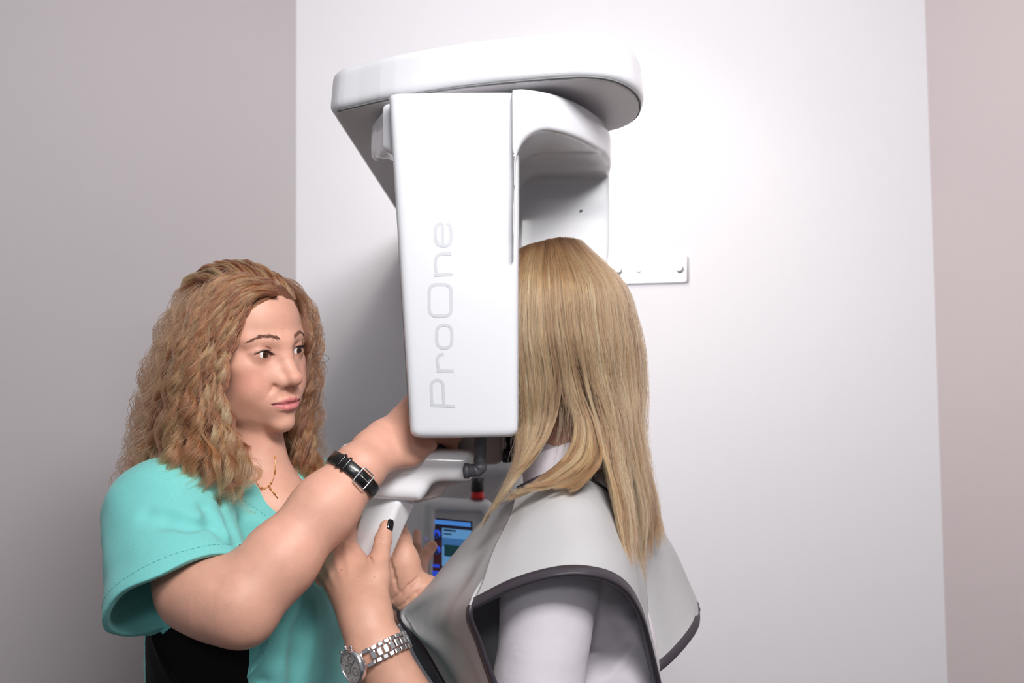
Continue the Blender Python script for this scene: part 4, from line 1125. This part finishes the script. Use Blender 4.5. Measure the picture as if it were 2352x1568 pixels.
M['hair_blonde'] = hair_mat('blonde_hair', [srgb(62, 42, 32), srgb(124, 84, 56), srgb(174, 124, 82), srgb(218, 174, 126)], root=(srgb(84, 58, 40), .02, .14))
M['hair_ginger'] = hair_mat('ginger_hair', [srgb(46, 25, 20), srgb(114, 62, 42), srgb(182, 106, 66), srgb(236, 172, 114)], root=(srgb(96, 56, 40), .0, .06))
M['hair_base_b'] = mat('blonde_underhair', srgb(112, 82, 56), .7, noise_col=(40, .3, (1, 1, .05)))
M['hair_base_g'] = mat('ginger_underhair', srgb(100, 60, 38), .8, noise_col=(60, .4, (1, 1, .4)))
def make_curves(name, PTS, R_, tone, m, parent):
    n, k = PTS.shape[:2]
    hc = bpy.data.hair_curves.new(name); hc.add_curves([k] * n)
    hc.attributes['position'].data.foreach_set('vector', PTS.astype(np.float32).ravel())
    a = hc.attributes.get('radius') or hc.attributes.new('radius', 'FLOAT', 'POINT'); a.data.foreach_set('value', R_.astype(np.float32).ravel())
    a = hc.attributes.new('tone', 'FLOAT', 'CURVE'); a.data.foreach_set('value', tone.astype(np.float32))
    hc.materials.append(m); o = bpy.data.objects.new(name, hc); COL.objects.link(o); o.parent = parent; return o
def sheet_eval(G, u, t):
    """G (guides, points, 3); u in guide units (n,), t (n, k) in 0..1"""
    m, K = G.shape[:2]
    A = cr_eval(G, u)                               # (n, K, 3)
    tt = t * (K - 1); i = np.clip(np.floor(tt).astype(int), 0, K - 2); f = (tt - i)[..., None]
    A = np.concatenate([2 * A[:, :1] - A[:, 1:2], A, 2 * A[:, -1:] - A[:, -2:-1]], 1); r = np.arange(len(u))[:, None]
    p0, p1, p2, p3 = A[r, i], A[r, i + 1], A[r, i + 2], A[r, i + 3]
    return .5 * ((2 * p1) + (-p0 + p2) * f + (2 * p0 - 5 * p1 + 4 * p2 - p3) * f ** 2 + (-p0 + 3 * p1 - 3 * p2 + p3) * f ** 3)
def strands(G, n, k, seed, depth=(0, .02), clumps=60, pinch=.6, spread=.0, curl=None, frizz=.001, tlen=(.85, 1.0), centre=None, rad=.00034, tone_c=.6, urange=None, t0=0.0, lift=0.0, sway=.0, pexp=1.5):
    r = np.random.default_rng(seed); m = len(G)
    ua, ub = urange or (0, m - 1)
    cu = np.sort(r.uniform(ua, ub, clumps)); u = r.uniform(ua, ub, n)
    ci = np.abs(u[:, None] - cu[None]).argmin(1); ctone = r.beta(1.6, 1.6, clumps); clen = r.uniform(*tlen, clumps); cph = r.uniform(0, 6.28, clumps); cd = r.uniform(0, 1, clumps)
    cwl = r.uniform(.8, 1.3, clumps); cs = r.normal(0, 1, clumps)
    t = np.linspace(0, 1, k)[None] * (clen[ci] * r.uniform(.90, 1.0, n))[:, None]; t = t0 + t * (1 - t0)
    pin = pinch * np.clip(t, 0, 1) ** pexp
    # pinch towards the clump centre: evaluate both and blend
    A = sheet_eval(G, u, t); Bc = sheet_eval(G, cu[ci], t); p = A * (1 - pin[..., None]) + Bc * pin[..., None]
    T_ = nrm(np.gradient(p, axis=1)); C_ = np.asarray(centre)
    out = p - C_; out = out - (out * T_).sum(-1, keepdims=True) * T_; out = nrm(out); side = np.cross(T_, out)
    dep = (depth[0] + (depth[1] - depth[0]) * (r.random(n) * .5 + cd[ci] * .5))
    p = p - out * (dep[:, None, None] * np.clip(t * 4 + .25, 0, 1)[..., None]) + out * (lift * np.sin(np.clip(t, 0, 1) * np.pi))[..., None]
    s_ = np.concatenate([np.zeros((n, 1)), np.cumsum(np.linalg.norm(np.diff(p, axis=1), axis=2), axis=1)], 1)
    p = p + side * (sway * cs[ci][:, None] * t ** 2)[..., None]
    if curl:
        amp, wl, grow, ind = curl
        ph = cph[ci][:, None] + r.normal(0, ind, n)[:, None] + 2 * np.pi * s_ / (wl * cwl[ci] * (1 + r.normal(0, .007, n)))[:, None]
        a = amp * (.25 + grow * t) * r.uniform(.8, 1.15, n)[:, None] * r.uniform(.6, 1.35, clumps)[ci][:, None]
        p = p + side * (a * np.sin(ph))[..., None] + out * (a * .75 * np.cos(ph))[..., None]
    fr_ = np.stack([sum(np.sin(s_ * w + r.uniform(0, 6.28, n)[:, None]) for w in (60, 130)) for _ in range(3)], -1)
    p = p + fr_ * frizz * t[..., None]
    if spread: p = p + r.normal(0, spread, (n, 1, 3))
    tone = np.clip(ctone[ci] * tone_c + r.random(n) * (1 - tone_c), 0, 1)
    R_ = rad * r.uniform(.75, 1.25, n)[:, None] * np.clip((1 - np.linspace(0, 1, k)[None]) * 4, .25, 1)
    return p, R_, tone
def under_sheet(G, off, centre, t1, nm, m, parent, thick=.004, nu=60, nt_=40):
    u = np.linspace(0, len(G) - 1, nu); S_ = sheet_eval(G, u, np.tile(np.linspace(0, t1, nt_), (nu, 1)))
    N = grid_normals(S_); sg = np.sign((N * (S_ - np.asarray(centre))).sum(-1).mean()); S_ = S_ - N * sg * off
    V, F = sheet_mesh(S_, thick); return new_mesh_np(nm, V, F, m, parent)
def scalp(Rm, C, keep, m, parent, nm, infl=.004):
    th, ph = np.meshgrid(np.linspace(0, np.pi, 160), np.linspace(0, 2 * np.pi, 321), indexing='ij')
    q = np.stack([(.0735 + infl) * np.sin(th) * np.cos(ph), -.008 + (.094 + infl) * np.sin(th) * np.sin(ph), .035 + (.086 + infl) * np.cos(th)], -1)
    f = np.maximum(HEAD(q.reshape(-1, 3)), -1).reshape(th.shape); cdir = nrm(q - np.array([0, -.008, .035])); q = q - cdir * (f - infl)[..., None]
    V = q.reshape(-1, 3) @ Rm.T + C; idx = np.arange(th.size).reshape(th.shape); F = np.stack([idx[:-1, :-1], idx[1:, :-1], idx[1:, 1:], idx[:-1, 1:]], -1).reshape(-1, 4)
    qc = q.reshape(-1, 3)[F].mean(1); F = F[keep(qc)]; u, inv = np.unique(F, return_inverse=True)
    return new_mesh_np(nm, V[u], inv.reshape(F.shape), m, parent)

# --- the patient: long straight layers
CP = HC2 + np.array([.02, 0, -.10])
g1 = [[(1186, 575, 1.40), (1150, 640, 1.36), (1142, 760, 1.34), (1158, 880, 1.335), (1180, 980, 1.33), (1176, 1060, 1.32), (1140, 1140, 1.31), (1092, 1225, 1.30)],
      [(1212, 562, 1.40), (1192, 640, 1.355), (1190, 760, 1.335), (1203, 880, 1.33), (1212, 980, 1.33), (1196, 1060, 1.31), (1150, 1135, 1.285), (1100, 1215, 1.275)],
      [(1245, 553, 1.41), (1238, 640, 1.348), (1242, 760, 1.33), (1258, 880, 1.33), (1250, 975, 1.325), (1215, 1055, 1.305), (1165, 1120, 1.275), (1110, 1195, 1.265)],
      [(1262, 549, 1.41), (1262, 640, 1.346), (1272, 760, 1.33), (1288, 880, 1.33), (1270, 975, 1.325), (1228, 1050, 1.30), (1180, 1105, 1.27), (1125, 1180, 1.262)]]
g2 = [[(1255, 550, 1.41), (1250, 640, 1.346), (1262, 760, 1.332), (1285, 880, 1.332), (1318, 975, 1.325), (1300, 1050, 1.295), (1225, 1115, 1.255), (1140, 1165, 1.262)],
      [(1262, 549, 1.41), (1268, 640, 1.345), (1285, 760, 1.33), (1308, 880, 1.33), (1342, 975, 1.32), (1338, 1055, 1.29), (1275, 1110, 1.25), (1190, 1128, 1.235)],
      [(1270, 547, 1.41), (1290, 640, 1.345), (1305, 760, 1.33), (1330, 880, 1.33), (1368, 975, 1.32), (1385, 1055, 1.29), (1345, 1115, 1.25), (1290, 1140, 1.222)]]
g3 = [[(1275, 546, 1.415), (1308, 640, 1.345), (1322, 760, 1.33), (1345, 880, 1.33), (1375, 980, 1.32), (1395, 1080, 1.295), (1425, 1190, 1.255), (1447, 1298, 1.215)],
      [(1290, 545, 1.42), (1342, 640, 1.352), (1358, 760, 1.337), (1380, 880, 1.335), (1408, 980, 1.328), (1425, 1080, 1.31), (1450, 1180, 1.285), (1465, 1290, 1.262)],
      [(1305, 546, 1.43), (1376, 640, 1.372), (1398, 760, 1.355), (1415, 880, 1.353), (1435, 980, 1.345), (1452, 1080, 1.335), (1472, 1190, 1.325), (1480, 1310, 1.315)],
      [(1320, 548, 1.44), (1406, 640, 1.402), (1436, 760, 1.39), (1450, 880, 1.39), (1462, 980, 1.38), (1478, 1080, 1.375), (1500, 1200, 1.372), (1490, 1338, 1.365)],
      [(1330, 551, 1.46), (1424, 645, 1.45), (1462, 760, 1.448), (1475, 880, 1.45), (1477, 980, 1.44), (1490, 1080, 1.432), (1514, 1180, 1.43), (1524, 1275, 1.43)],
      [(1335, 554, 1.48), (1426, 650, 1.50), (1467, 760, 1.51), (1482, 880, 1.515), (1480, 980, 1.505), (1492, 1080, 1.49), (1515, 1170, 1.48), (1530, 1236, 1.475)],
      [(1320, 556, 1.50), (1395, 655, 1.55), (1430, 760, 1.57), (1445, 880, 1.57), (1450, 980, 1.56), (1465, 1080, 1.55), (1480, 1170, 1.54), (1495, 1230, 1.53)],
      [(1280, 560, 1.50), (1320, 655, 1.57), (1340, 760, 1.595), (1350, 880, 1.59), (1360, 980, 1.58), (1370, 1080, 1.57), (1380, 1170, 1.56), (1390, 1230, 1.55)]]
def GG_(g): return np.array([Pv(c) for c in g])
g1, g2, g3 = map(GG_, (g1, g2, g3))
gall = np.concatenate([g1[:3], g3])              # closed dome for the under layer
NH = 1.0 if not LOWRES else .5
hb = under_sheet(gall, .016, CP, .50, 'hair', M['hair_base_b'], pp, thick=.006); hb['label'] = 'long straight blonde hair'
scalp(HR2, HC2, lambda q: (q[:, 1] < .045 + .6 * q[:, 2]), M['hair_base_b'], pp, 'scalp_hair')
sets = []
def add(*a, **k): sets.append(strands(*a, **k))
N_ = lambda n: int(n * NH)
add(g1, N_(5200), 26, 1, depth=(0, .012), clumps=46, pinch=.55, frizz=.0006, tlen=(.80, 1.02), centre=CP, curl=(.0022, .16, .9, .5))
add(g2, N_(3800), 26, 2, depth=(0, .010), clumps=26, pinch=.75, frizz=.0007, tlen=(.84, 1.02), centre=CP, curl=(.0025, .15, 1.0, .5))
add(g3, N_(12500), 26, 3, depth=(0, .016), clumps=90, pinch=.62, frizz=.0006, tlen=(.84, 1.03), centre=CP, curl=(.0028, .15, 1.1, .5), urange=(0, 6.4))
add(gall, N_(1800), 26, 7, depth=(-.001, .006), clumps=40, pinch=.5, frizz=.0006, tlen=(.35, .6), centre=CP, urange=(.5, 4))
add(gall, N_(1100), 26, 4, depth=(.008, .024), clumps=20, pinch=.4, frizz=.0008, tlen=(.62, .80), centre=CP, curl=(.003, .15, 1, .6), urange=(0, 2))
add(gall, N_(3000), 26, 6, depth=(.008, .024), clumps=50, pinch=.4, frizz=.0008, tlen=(.66, .88), centre=CP, curl=(.003, .15, 1, .6), urange=(3.3, 10))
add(gall, N_(1100), 26, 8, depth=(.010, .030), clumps=14, pinch=.4, frizz=.0008, tlen=(.50, .68), centre=CP, curl=(.003, .15, 1, .6), urange=(1.7, 3.5), tone_c=.5)
add(gall, 420, 26, 5, depth=(-.006, .0), clumps=160, pinch=.2, frizz=.0022, tlen=(.55, 1.0), centre=CP, rad=.00016, curl=(.003, .1, 1, 1))
def merge(sets): return [np.concatenate([s_[i] for s_ in sets]) for i in range(3)]
make_curves('hair_strands', *merge(sets), M['hair_blonde'], hb)

# --- the assistant: shoulder-long corkscrew waves
CW = HC + np.array([-.01, .02, -.06])
gw = [[(640, 672, 1.385), (588, 682, 1.362), (552, 735, 1.350), (527, 800, 1.345), (508, 870, 1.345), (512, 950, 1.352), (540, 1030, 1.355), (578, 1090, 1.345), (556, 1165, 1.325)],
      [(628, 650, 1.40), (560, 662, 1.360), (512, 728, 1.340), (484, 810, 1.328), (472, 890, 1.322), (484, 970, 1.322), (508, 1050, 1.32), (528, 1108, 1.312), (516, 1160, 1.302)],
      [(612, 635, 1.42), (530, 645, 1.37), (478, 718, 1.342), (446, 810, 1.322), (432, 900, 1.312), (432, 980, 1.308), (440, 1050, 1.30), (446, 1092, 1.292), (440, 1120, 1.285)],
      [(600, 626, 1.43), (508, 638, 1.392), (448, 714, 1.362), (410, 810, 1.342), (388, 900, 1.332), (378, 980, 1.325), (372, 1040, 1.315), (364, 1075, 1.31), (345, 1092, 1.305)],
      [(592, 621, 1.45), (486, 642, 1.44), (420, 718, 1.42), (384, 810, 1.40), (358, 900, 1.39), (344, 980, 1.385), (332, 1040, 1.38), (318, 1072, 1.375), (300, 1082, 1.37)],
      [(588, 619, 1.47), (478, 648, 1.485), (412, 724, 1.485), (377, 810, 1.485), (350, 900, 1.48), (338, 985, 1.475), (326, 1060, 1.465), (304, 1130, 1.455), (284, 1195, 1.45)],
      [(588, 619, 1.49), (482, 652, 1.53), (420, 730, 1.55), (385, 820, 1.56), (360, 900, 1.56), (348, 990, 1.55), (338, 1060, 1.54), (322, 1110, 1.535), (300, 1160, 1.53)],
      [(594, 618, 1.51), (524, 650, 1.58), (474, 740, 1.62), (444, 830, 1.63), (424, 920, 1.63), (412, 1000, 1.62), (404, 1060, 1.61), (396, 1110, 1.60), (390, 1150, 1.60)],
      [(602, 618, 1.52), (580, 655, 1.60), (552, 750, 1.64), (534, 840, 1.65), (524, 920, 1.65), (524, 1000, 1.64), (532, 1070, 1.63), (540, 1120, 1.62), (548, 1160, 1.61)],
      [(616, 622, 1.51), (648, 660, 1.58), (664, 750, 1.60), (668, 840, 1.60), (672, 920, 1.60), (680, 1000, 1.59), (690, 1070, 1.57), (702, 1120, 1.56), (708, 1160, 1.55)],
      [(630, 632, 1.49), (680, 680, 1.54), (704, 760, 1.55), (707, 840, 1.55), (706, 920, 1.55), (714, 1000, 1.545), (728, 1070, 1.53), (735, 1110, 1.52), (730, 1150, 1.51)],
      [(642, 650, 1.46), (692, 700, 1.50), (710, 770, 1.505), (709, 840, 1.51), (704, 920, 1.51), (698, 1000, 1.51), (702, 1060, 1.505), (712, 1100, 1.50), (716, 1130, 1.495)]]
gw = GG_(gw)
hw = under_sheet(gw, .020, CW, .62, 'hair', M['hair_base_g'], pw, thick=.008, nu=90); hw['label'] = 'long curly ginger blonde hair'
scalp(HR, HC, lambda q: (q[:, 1] < .034 + .62 * q[:, 2] + .0022 * vnoise(q, 260, 9)) & ((q[:, 2] > -.03) | (q[:, 1] < -.01)), M['hair_base_g'], pw, 'scalp_hair', infl=.0009)
sets = []
add(gw, N_(11000), 64, 11, depth=(-.006, .016), clumps=230, pinch=.94, pexp=.55, frizz=.0005, tlen=(.74, 1.06), centre=CW, curl=(.0078, .062, 1.0, .13), rad=.00032, urange=(0, 7), sway=.010, tone_c=.75)
add(gw, N_(4200), 64, 12, depth=(-.006, .014), clumps=84, pinch=.92, pexp=.55, frizz=.0005, tlen=(.78, 1.0), centre=CW, curl=(.0070, .058, .9, .13), rad=.00032, urange=(8, 11), sway=.006, tone_c=.75)
add(gw, N_(3500), 64, 13, depth=(.008, .026), clumps=140, pinch=.85, pexp=.7, frizz=.0008, tlen=(.7, .98), centre=CW, curl=(.007, .060, 1.0, .3), rad=.00036)
add(gw, 420, 64, 14, depth=(-.014, -.002), clumps=260, pinch=.1, frizz=.003, tlen=(.6, 1.1), centre=CW, curl=(.009, .045, 1.4, 1.0), rad=.00017)
add(gw, 90, 64, 15, depth=(-.022, -.004), clumps=30, pinch=.7, frizz=.002, tlen=(.9, 1.08), centre=CW, curl=(.011, .055, 1.6, .3), rad=.0003, urange=(3.5, 6))
add(gw, 70, 64, 16, depth=(-.022, -.006), clumps=16, pinch=.8, frizz=.002, tlen=(.6, .95), centre=CW, curl=(.012, .060, 1.5, .3), rad=.00028, urange=(10, 11))
# swept back from the forehead over the crown
gt = []
for x in np.linspace(.056, -.056, 8):
    row = []
    for k_, th in enumerate(np.radians([17 + 130 * abs(x) * 2.0, 48, 70, 92, 112, 132, 150])):
        ins = math.sqrt(max(1 - (x / .088) ** 2, .1)); L_ = 1.02 + .055 * math.sin(min(k_, 5) / 5 * math.pi * .7)
        row.append(H2W((x * (1 + .02 * k_), -.008 + .094 * math.cos(th) * ins * L_, .035 + .086 * math.sin(th) * ins * L_)))
    gt.append(row)
gt = np.array(gt)
add(gt, N_(1800), 64, 18, depth=(.006, .012), clumps=90, pinch=.5, frizz=.0006, tlen=(.3, .6), centre=HC, curl=(.0015, .060, .6, .3), rad=.00024)
add(gt, N_(3400), 64, 17, depth=(-.006, .006), clumps=46, pinch=.80, frizz=.0008, tlen=(.55, .95), centre=HC, curl=(.0040, .060, .6, .14), rad=.00032, tone_c=.75)
make_curves('hair_strands', *merge(sets), M['hair_ginger'], hw)
# a few loose loops beside the far cheek
mb = MB()
for L_ in ([(705, 765, 1.47), (722, 780, 1.465), (728, 800, 1.46), (720, 818, 1.46), (714, 832, 1.46), (728, 850, 1.455), (738, 872, 1.455), (736, 900, 1.455), (730, 925, 1.46), (716, 938, 1.465), (708, 930, 1.47)],
           [(716, 824, 1.465), (730, 814, 1.46), (748, 815, 1.46), (756, 823, 1.46), (748, 831, 1.46), (730, 833, 1.46), (716, 826, 1.465)],
           [(708, 830, 1.47), (712, 862, 1.465), (726, 888, 1.46), (734, 908, 1.46), (728, 922, 1.46)]):
    mb.tube(catmull(Pv(L_), 60), .00035, 5)
mb.build('stray_curls', mat('stray_hair', srgb(70, 56, 48), .5), pw)
# ---------------------------------------------------------------- watches, bracelet, necklace
def frame_ring(c, axis, ref):
    axis = nrm(axis); r_ = nrm(np.asarray(ref) - (np.asarray(ref) @ axis) * axis); return axis, r_, np.cross(axis, r_)
def wrist_profile(S, c, axis, ref, n=96, out=.0):
    """points round the limb on the skin"""
    ax, r_, s_ = frame_ring(c, axis, ref); pts = []; dirs = []
    for t in np.linspace(0, 2 * np.pi, n, endpoint=False):
        dv = math.cos(t) * r_ + math.sin(t) * s_; pts.append(drop(S, np.asarray(c), dv, start=.075, off=out)); dirs.append(dv)
    pts = np.array(pts); rad = np.linalg.norm(pts - c, axis=1)
    for _ in range(5): rad = (np.roll(rad, 1) + rad + np.roll(rad, -1)) / 3
    return np.asarray(c) + np.array(dirs) * rad[:, None], np.array(dirs), ax
def band(mb, pts, dirs, ax, w, th, lift=.0, a=0, b=None, closed=True, taper=None):
    n = len(pts); P_ = pts + dirs * lift; w_ = np.full(n, w) if taper is None else taper
    prof = [(-1, 0), (-1, .6), (-.9, 1), (0, 1.15), (.9, 1), (1, .6), (1, 0), (0, -.1)]
    R_ = np.array([P_ + ax * (u * w_ / 2)[:, None] + dirs * (v * th) for u, v in prof]).transpose(1, 0, 2); m = len(prof); V = R_.reshape(-1, 3)
    rng_ = range(n) if closed else range(n - 1)
    F = [(i * m + j, i * m + (j + 1) % m, ((i + 1) % n) * m + (j + 1) % m, ((i + 1) % n) * m + j) for i in rng_ for j in range(m)]
    mb.add(V, F)
    if not closed: mb.add(V[:m], [[(0, k, k + 1) for k in range(1, m - 1)]]); mb.add(V[-m:], [[(0, k + 1, k) for k in range(1, m - 1)]])
def frame_bar(mb, c, x, y, z, bar):
    """rectangular ring with rounded bars: half axes x, y; thickness z"""
    pts = []
    for sx, sy, a0 in ((1, 1, 0), (-1, 1, 90), (-1, -1, 180), (1, -1, 270)):
        for k in range(5):
            a = math.radians(a0 + 22.5 * k); pts.append(c + x * (sx * .72 + .28 * math.cos(a)) + y * (sy * .72 + .28 * math.sin(a)))
    pts.append(pts[0]); pts.append(pts[1]); mb.tube(np.array(pts), bar, 8, caps=False)

# black leather strap watch on the assistant's right wrist, buckle towards the viewer
cw = P(799, 1087, 1.292); axw = fdir
pts, dirs, ax = wrist_profile(W, cw, axw, (0, -1, 0), out=.0006)
wt = empty('wristwatch'); tag(wt, 'wristwatch with black leather strap and silver buckle on the raised arm', 'wristwatch')
mb = MB(); band(mb, pts, dirs, ax, .0175, .0024, .0004); strap = mb.build('strap', M['leather'], wt)
# upper overlapping tail of the strap from far side towards the buckle
n = len(pts)
def idx_of(px, py):
    q = P(px, py, 1.27); return int(np.argmax(dirs @ nrm(q - cw - ((q - cw) @ ax) * ax)))
i0, i1 = idx_of(762, 1048), idx_of(832, 1100)
seq = list(range(i0, i1 + 1)) if i0 <= i1 else list(range(i0, i1 - 1, -1))
if len(seq) > n // 2: seq = [k % n for k in (range(i0, i1 - n - 1, -1) if i0 <= i1 else range(i0, i1 + n + 1))]
mb = MB(); tp = np.full(len(seq), .0165); tp[-4:] *= [.97, .9, .75, .5]
band(mb, pts[seq], dirs[seq], ax, .0165, .0026, .0030, closed=False, taper=tp); mb.build('strap_end', M['leather'], wt)
ib = idx_of(822, 1090); cB_ = pts[ib] + dirs[ib] * .0058; tb = nrm(pts[(ib + 1) % n] - pts[(ib - 1) % n])
mb = MB(); frame_bar(mb, cB_, tb * .0088, ax * .0108, dirs[ib], .0010); mb.tube([cB_ - tb * .0075, cB_ - tb * .001 + dirs[ib] * .0012, cB_ + tb * .0085], .00075, 8); mb.build('buckle', M['chrome'], wt)
for px, py in ((799, 1072), (792, 1066)):
    k = idx_of(px, py); q = pts[k] + dirs[k] * .0034; t_ = nrm(pts[(k + 1) % n] - pts[(k - 1) % n])
    mb = MB(); mb.rbox(q, ax * .0102, t_ * .0023, dirs[k] * .0036, .3); mb.build('keeper_loop', M['leather'], wt)
# its case sits hidden on the other side of the wrist
ic = (ib + n // 2) % n; mb = MB(); mb.lathe(pts[ic], dirs[ic], [(0, 0), (.0150, 0), (.0160, .003), (.0150, .0075), (0, .0078)], 32); mb.build('case', M['chrome'], wt)
place_base(wt, cw)

# steel chronograph on the patient's left wrist
c2 = P(872, 1502, 1.236); ax2 = nrm(P(905, 1568, 1.232) - P(842, 1432, 1.250))
pts, dirs, ax = wrist_profile(B, c2, ax2, (0, -1, 0), out=.0004)
st = empty('wristwatch'); tag(st, 'silver chronograph wristwatch with steel link bracelet on the lower bare wrist', 'wristwatch')
iD = int(np.argmax(dirs @ nrm([-.66, -.75, 0])))
nD = nrm(dirs[iD] * .92 + np.array([-.10, -.02, 0])); cD_ = pts[iD] + nD * .002
tD = nrm(np.cross(ax, nD)); aD = np.cross(nD, tD)
R_ = .0212
mb = MB(); mb.lathe(cD_, nD, [(0, -.001), (R_ * .90, -.001), (R_ * .99, .001), (R_, .0045), (R_ * .985, .0066), (R_ * .95, .0078), (R_ * .87, .0084), (R_ * .83, .0078), (R_ * .82, .0066)], 64); case = mb.build('case', M['chrome'], st)
mb = MB(); mb.lathe(cD_, nD, [(0, .0066), (R_ * .825, .0066)], 64); dial = mb.build('dial', M['dial'], st)
o3 = nD * .0068
mb = MB()
for k in range(60):
    a = k * math.pi / 30; dv = aD * math.cos(a) + tD * math.sin(a); big = k % 5 == 0
    mb.rbox(cD_ + o3 + dv * R_ * (.72 if big else .77), dv * R_ * (.07 if big else .025), np.cross(nD, dv) * (.00045 if big else .00016), nD * .00015, .2)
mb.build('hour_markers', M['dial_dark'], dial)
for a0, rr in ((90, .0052), (210, .0052), (330, .0052)):
    a = math.radians(a0 + 0); c_ = cD_ + o3 + (aD * math.cos(a) + tD * math.sin(a)) * R_ * .40
    mb = MB(); mb.lathe(c_, nD, [(rr * .80, .0001), (rr * .86, .0004), (rr, .0004), (rr * 1.02, .0)], 32); mb.lathe(c_, nD, [(0, .0004), (.0005, .0004), (.0005, 0)], 12); mb.rbox(c_ + tD * rr * .3 + nD * .0002, tD * rr * .4, aD * .00014, nD * .00012, .2); mb.build('subdial', M['dial_dark'], dial)
mb = MB()
for a0, L_ in ((35, .52), (150, .70), (250, .72)):
    a = math.radians(a0); dv = aD * math.cos(a) + tD * math.sin(a); mb.rbox(cD_ + o3 + nD * .0006 + dv * R_ * L_ * .45, dv * R_ * L_ * .5, np.cross(nD, dv) * .00035, nD * .00015, .2)
mb.lathe(cD_ + o3, nD, [(0, .0011), (.0008, .001), (.0008, 0)], 16); mb.build('hands', M['dial_dark'], dial)
mb = MB()
for da in (0, 28, -28):
    a = math.radians(da); dv = aD * -math.cos(a) + tD * math.sin(a) * 1
    mb.lathe(cD_ + nD * .0040 + dv * (R_ - .0005), dv, [(0, 0), (.0016, 0), (.0016, .0022), (.0024, .0024), (.0024, .0044), (0, .0046)], 14)
mb.build('crown', M['chrome'], st)
# bracelet: rows of three links round the wrist
per = np.linalg.norm(np.roll(pts, -1, 0) - pts, axis=1); s_ = np.r_[0, np.cumsum(per)]; tot = s_[-1]; sD = s_[iD]
def ring_at(s0):
    s0 = s0 % tot; f_ = np.interp(s0, s_, np.arange(len(pts) + 1)); i_ = int(f_) % len(pts); g_ = f_ - int(f_); j_ = (i_ + 1) % len(pts)
    return pts[i_] * (1 - g_) + pts[j_] * g_, nrm(dirs[i_] * (1 - g_) + dirs[j_] * g_), nrm(pts[j_] - pts[i_])
pitch = .0074; s0 = R_ * .52; k = 0
while s0 + k * pitch < tot - R_ - .001:
    p_, d_, t_ = ring_at(sD + s0 + k * pitch); wdt = max(.0108, .0122 - k * .0003)
    up_ = d_ * .0022; c_ = p_ + d_ * .0026
    if k % 1 == 0:
        mb = MB(); mb.rbox(c_, ax * wdt * .46, t_ * pitch * .42, up_, .25); mb.build('bracelet_link', M['chrome'], st, smooth=False)
        for sg in (-1, 1):
            p2, d2, t2 = ring_at(sD + s0 + (k + .5) * pitch); mb = MB(); mb.rbox(p2 + d2 * .0024 + ax * sg * wdt * .74, ax * wdt * .24, t2 * pitch * .44, d2 * .0021, .25); mb.build('bracelet_link', M['chrome'], st, smooth=False)
    k += 1
for sg in (1, -1):
    for sx in (1, -1):
        p_, d_, t_ = ring_at(sD + sg * (R_ - .001)); mb = MB(); mb.rbox(p_ + d_ * .0036 + ax * sx * .0085, ax * .0022, t_ * .0058, d_ * .0026, .3); mb.build('lug', M['chrome'], st, smooth=False)
place_base(st, c2)

# dark cord bracelet with turquoise beads on the assistant's left wrist
c3 = WR_L - nrm(HP - WR_L) * .012; ax3 = nrm(HP - EL_L)
pts, dirs, ax = wrist_profile(W, c3, ax3, (0, -1, 0), n=48, out=.0004)
bc = empty('bead_bracelet'); tag(bc, 'dark beaded bracelet with silver and turquoise on the wrist beside the control panel', 'bracelet')
m_teal2 = mat('turquoise_bead', srgb(70, 140, 140), .25, coat=.5)
mb = MB(); mb.tube(np.r_[pts, pts[:2]] + np.r_[dirs, dirs[:2]] * .0022, .0024, 10, caps=False); mb.build('cord', M['leather'], bc)
for k in range(0, 48, 6):
    mb = MB(); mb.lathe(pts[k] + dirs[k] * .003, dirs[k], [(.0001, .0032), (.0022, .0024), (.0032, 0), (.0022, -.0024), (.0001, -.0032)], 12); mb.build('bead', m_teal2 if k % 12 else M['chrome'], bc)
place_base(bc, c3)

# fine gold necklace
nk = empty('necklace'); tag(nk, 'fine gold bead necklace with a small cross in the V neckline', 'necklace')
cpx = [(612, 1120), (618, 1118), (624, 1110), (630, 1090), (632, 1075), (633, 1058), (633, 1046)]
def skin_pt(px, py, off=.0012): return trace(W, px, py, off=off)
chn = catmull(np.array([skin_pt(*q) for q in cpx]), 40); mb = MB(); mb.tube(chn, .00035, 6); mb.build('chain', M['gold'], nk)
mb = MB(); mb.tube(catmull(np.array([skin_pt(*q) for q in [(616, 1118), (606, 1121), (600, 1124), (590, 1108), (578, 1090)]]), 30), .00035, 6); mb.build('chain', M['gold'], nk)
for px, py, r_ in ((632, 1049, .0014), (632, 1080, .0011), (631.5, 1084, .0013), (631, 1088, .0011), (621.5, 1108.5, .0014), (617, 1116, .0017), (621, 1121, .0016), (622.5, 1125, .0012), (608, 1121, .0014), (601, 1120, .0016), (627, 1130, .0010)):
    mb = MB(); mb.lathe(skin_pt(px, py, .0016), (0, -1, 0), [(1e-5, r_), (r_ * .7, r_ * .7), (r_, 0), (r_ * .7, -r_ * .7), (1e-5, -r_)], 12); mb.build('bead', M['gold'], nk)
mb = MB(); a, b = skin_pt(628.5, 1131, .0018), skin_pt(638.5, 1144, .0018); mb.tube([a, b], .0006, 8); d_ = nrm(b - a); m_ = a + (b - a) * .25; s_v = nrm(np.cross(d_, [0, -1, 0])); mb.tube([m_ - s_v * .0022, m_ + s_v * .0022], .0006, 8); mb.build('cross', M['gold'], nk)
place_base(nk, skin_pt(617, 1116))
place_base(pw, (NB[0], NB[1], 0.0)); place_base(pp, (PN[0], PN[1], 0.0)); place_base(cape, PN)
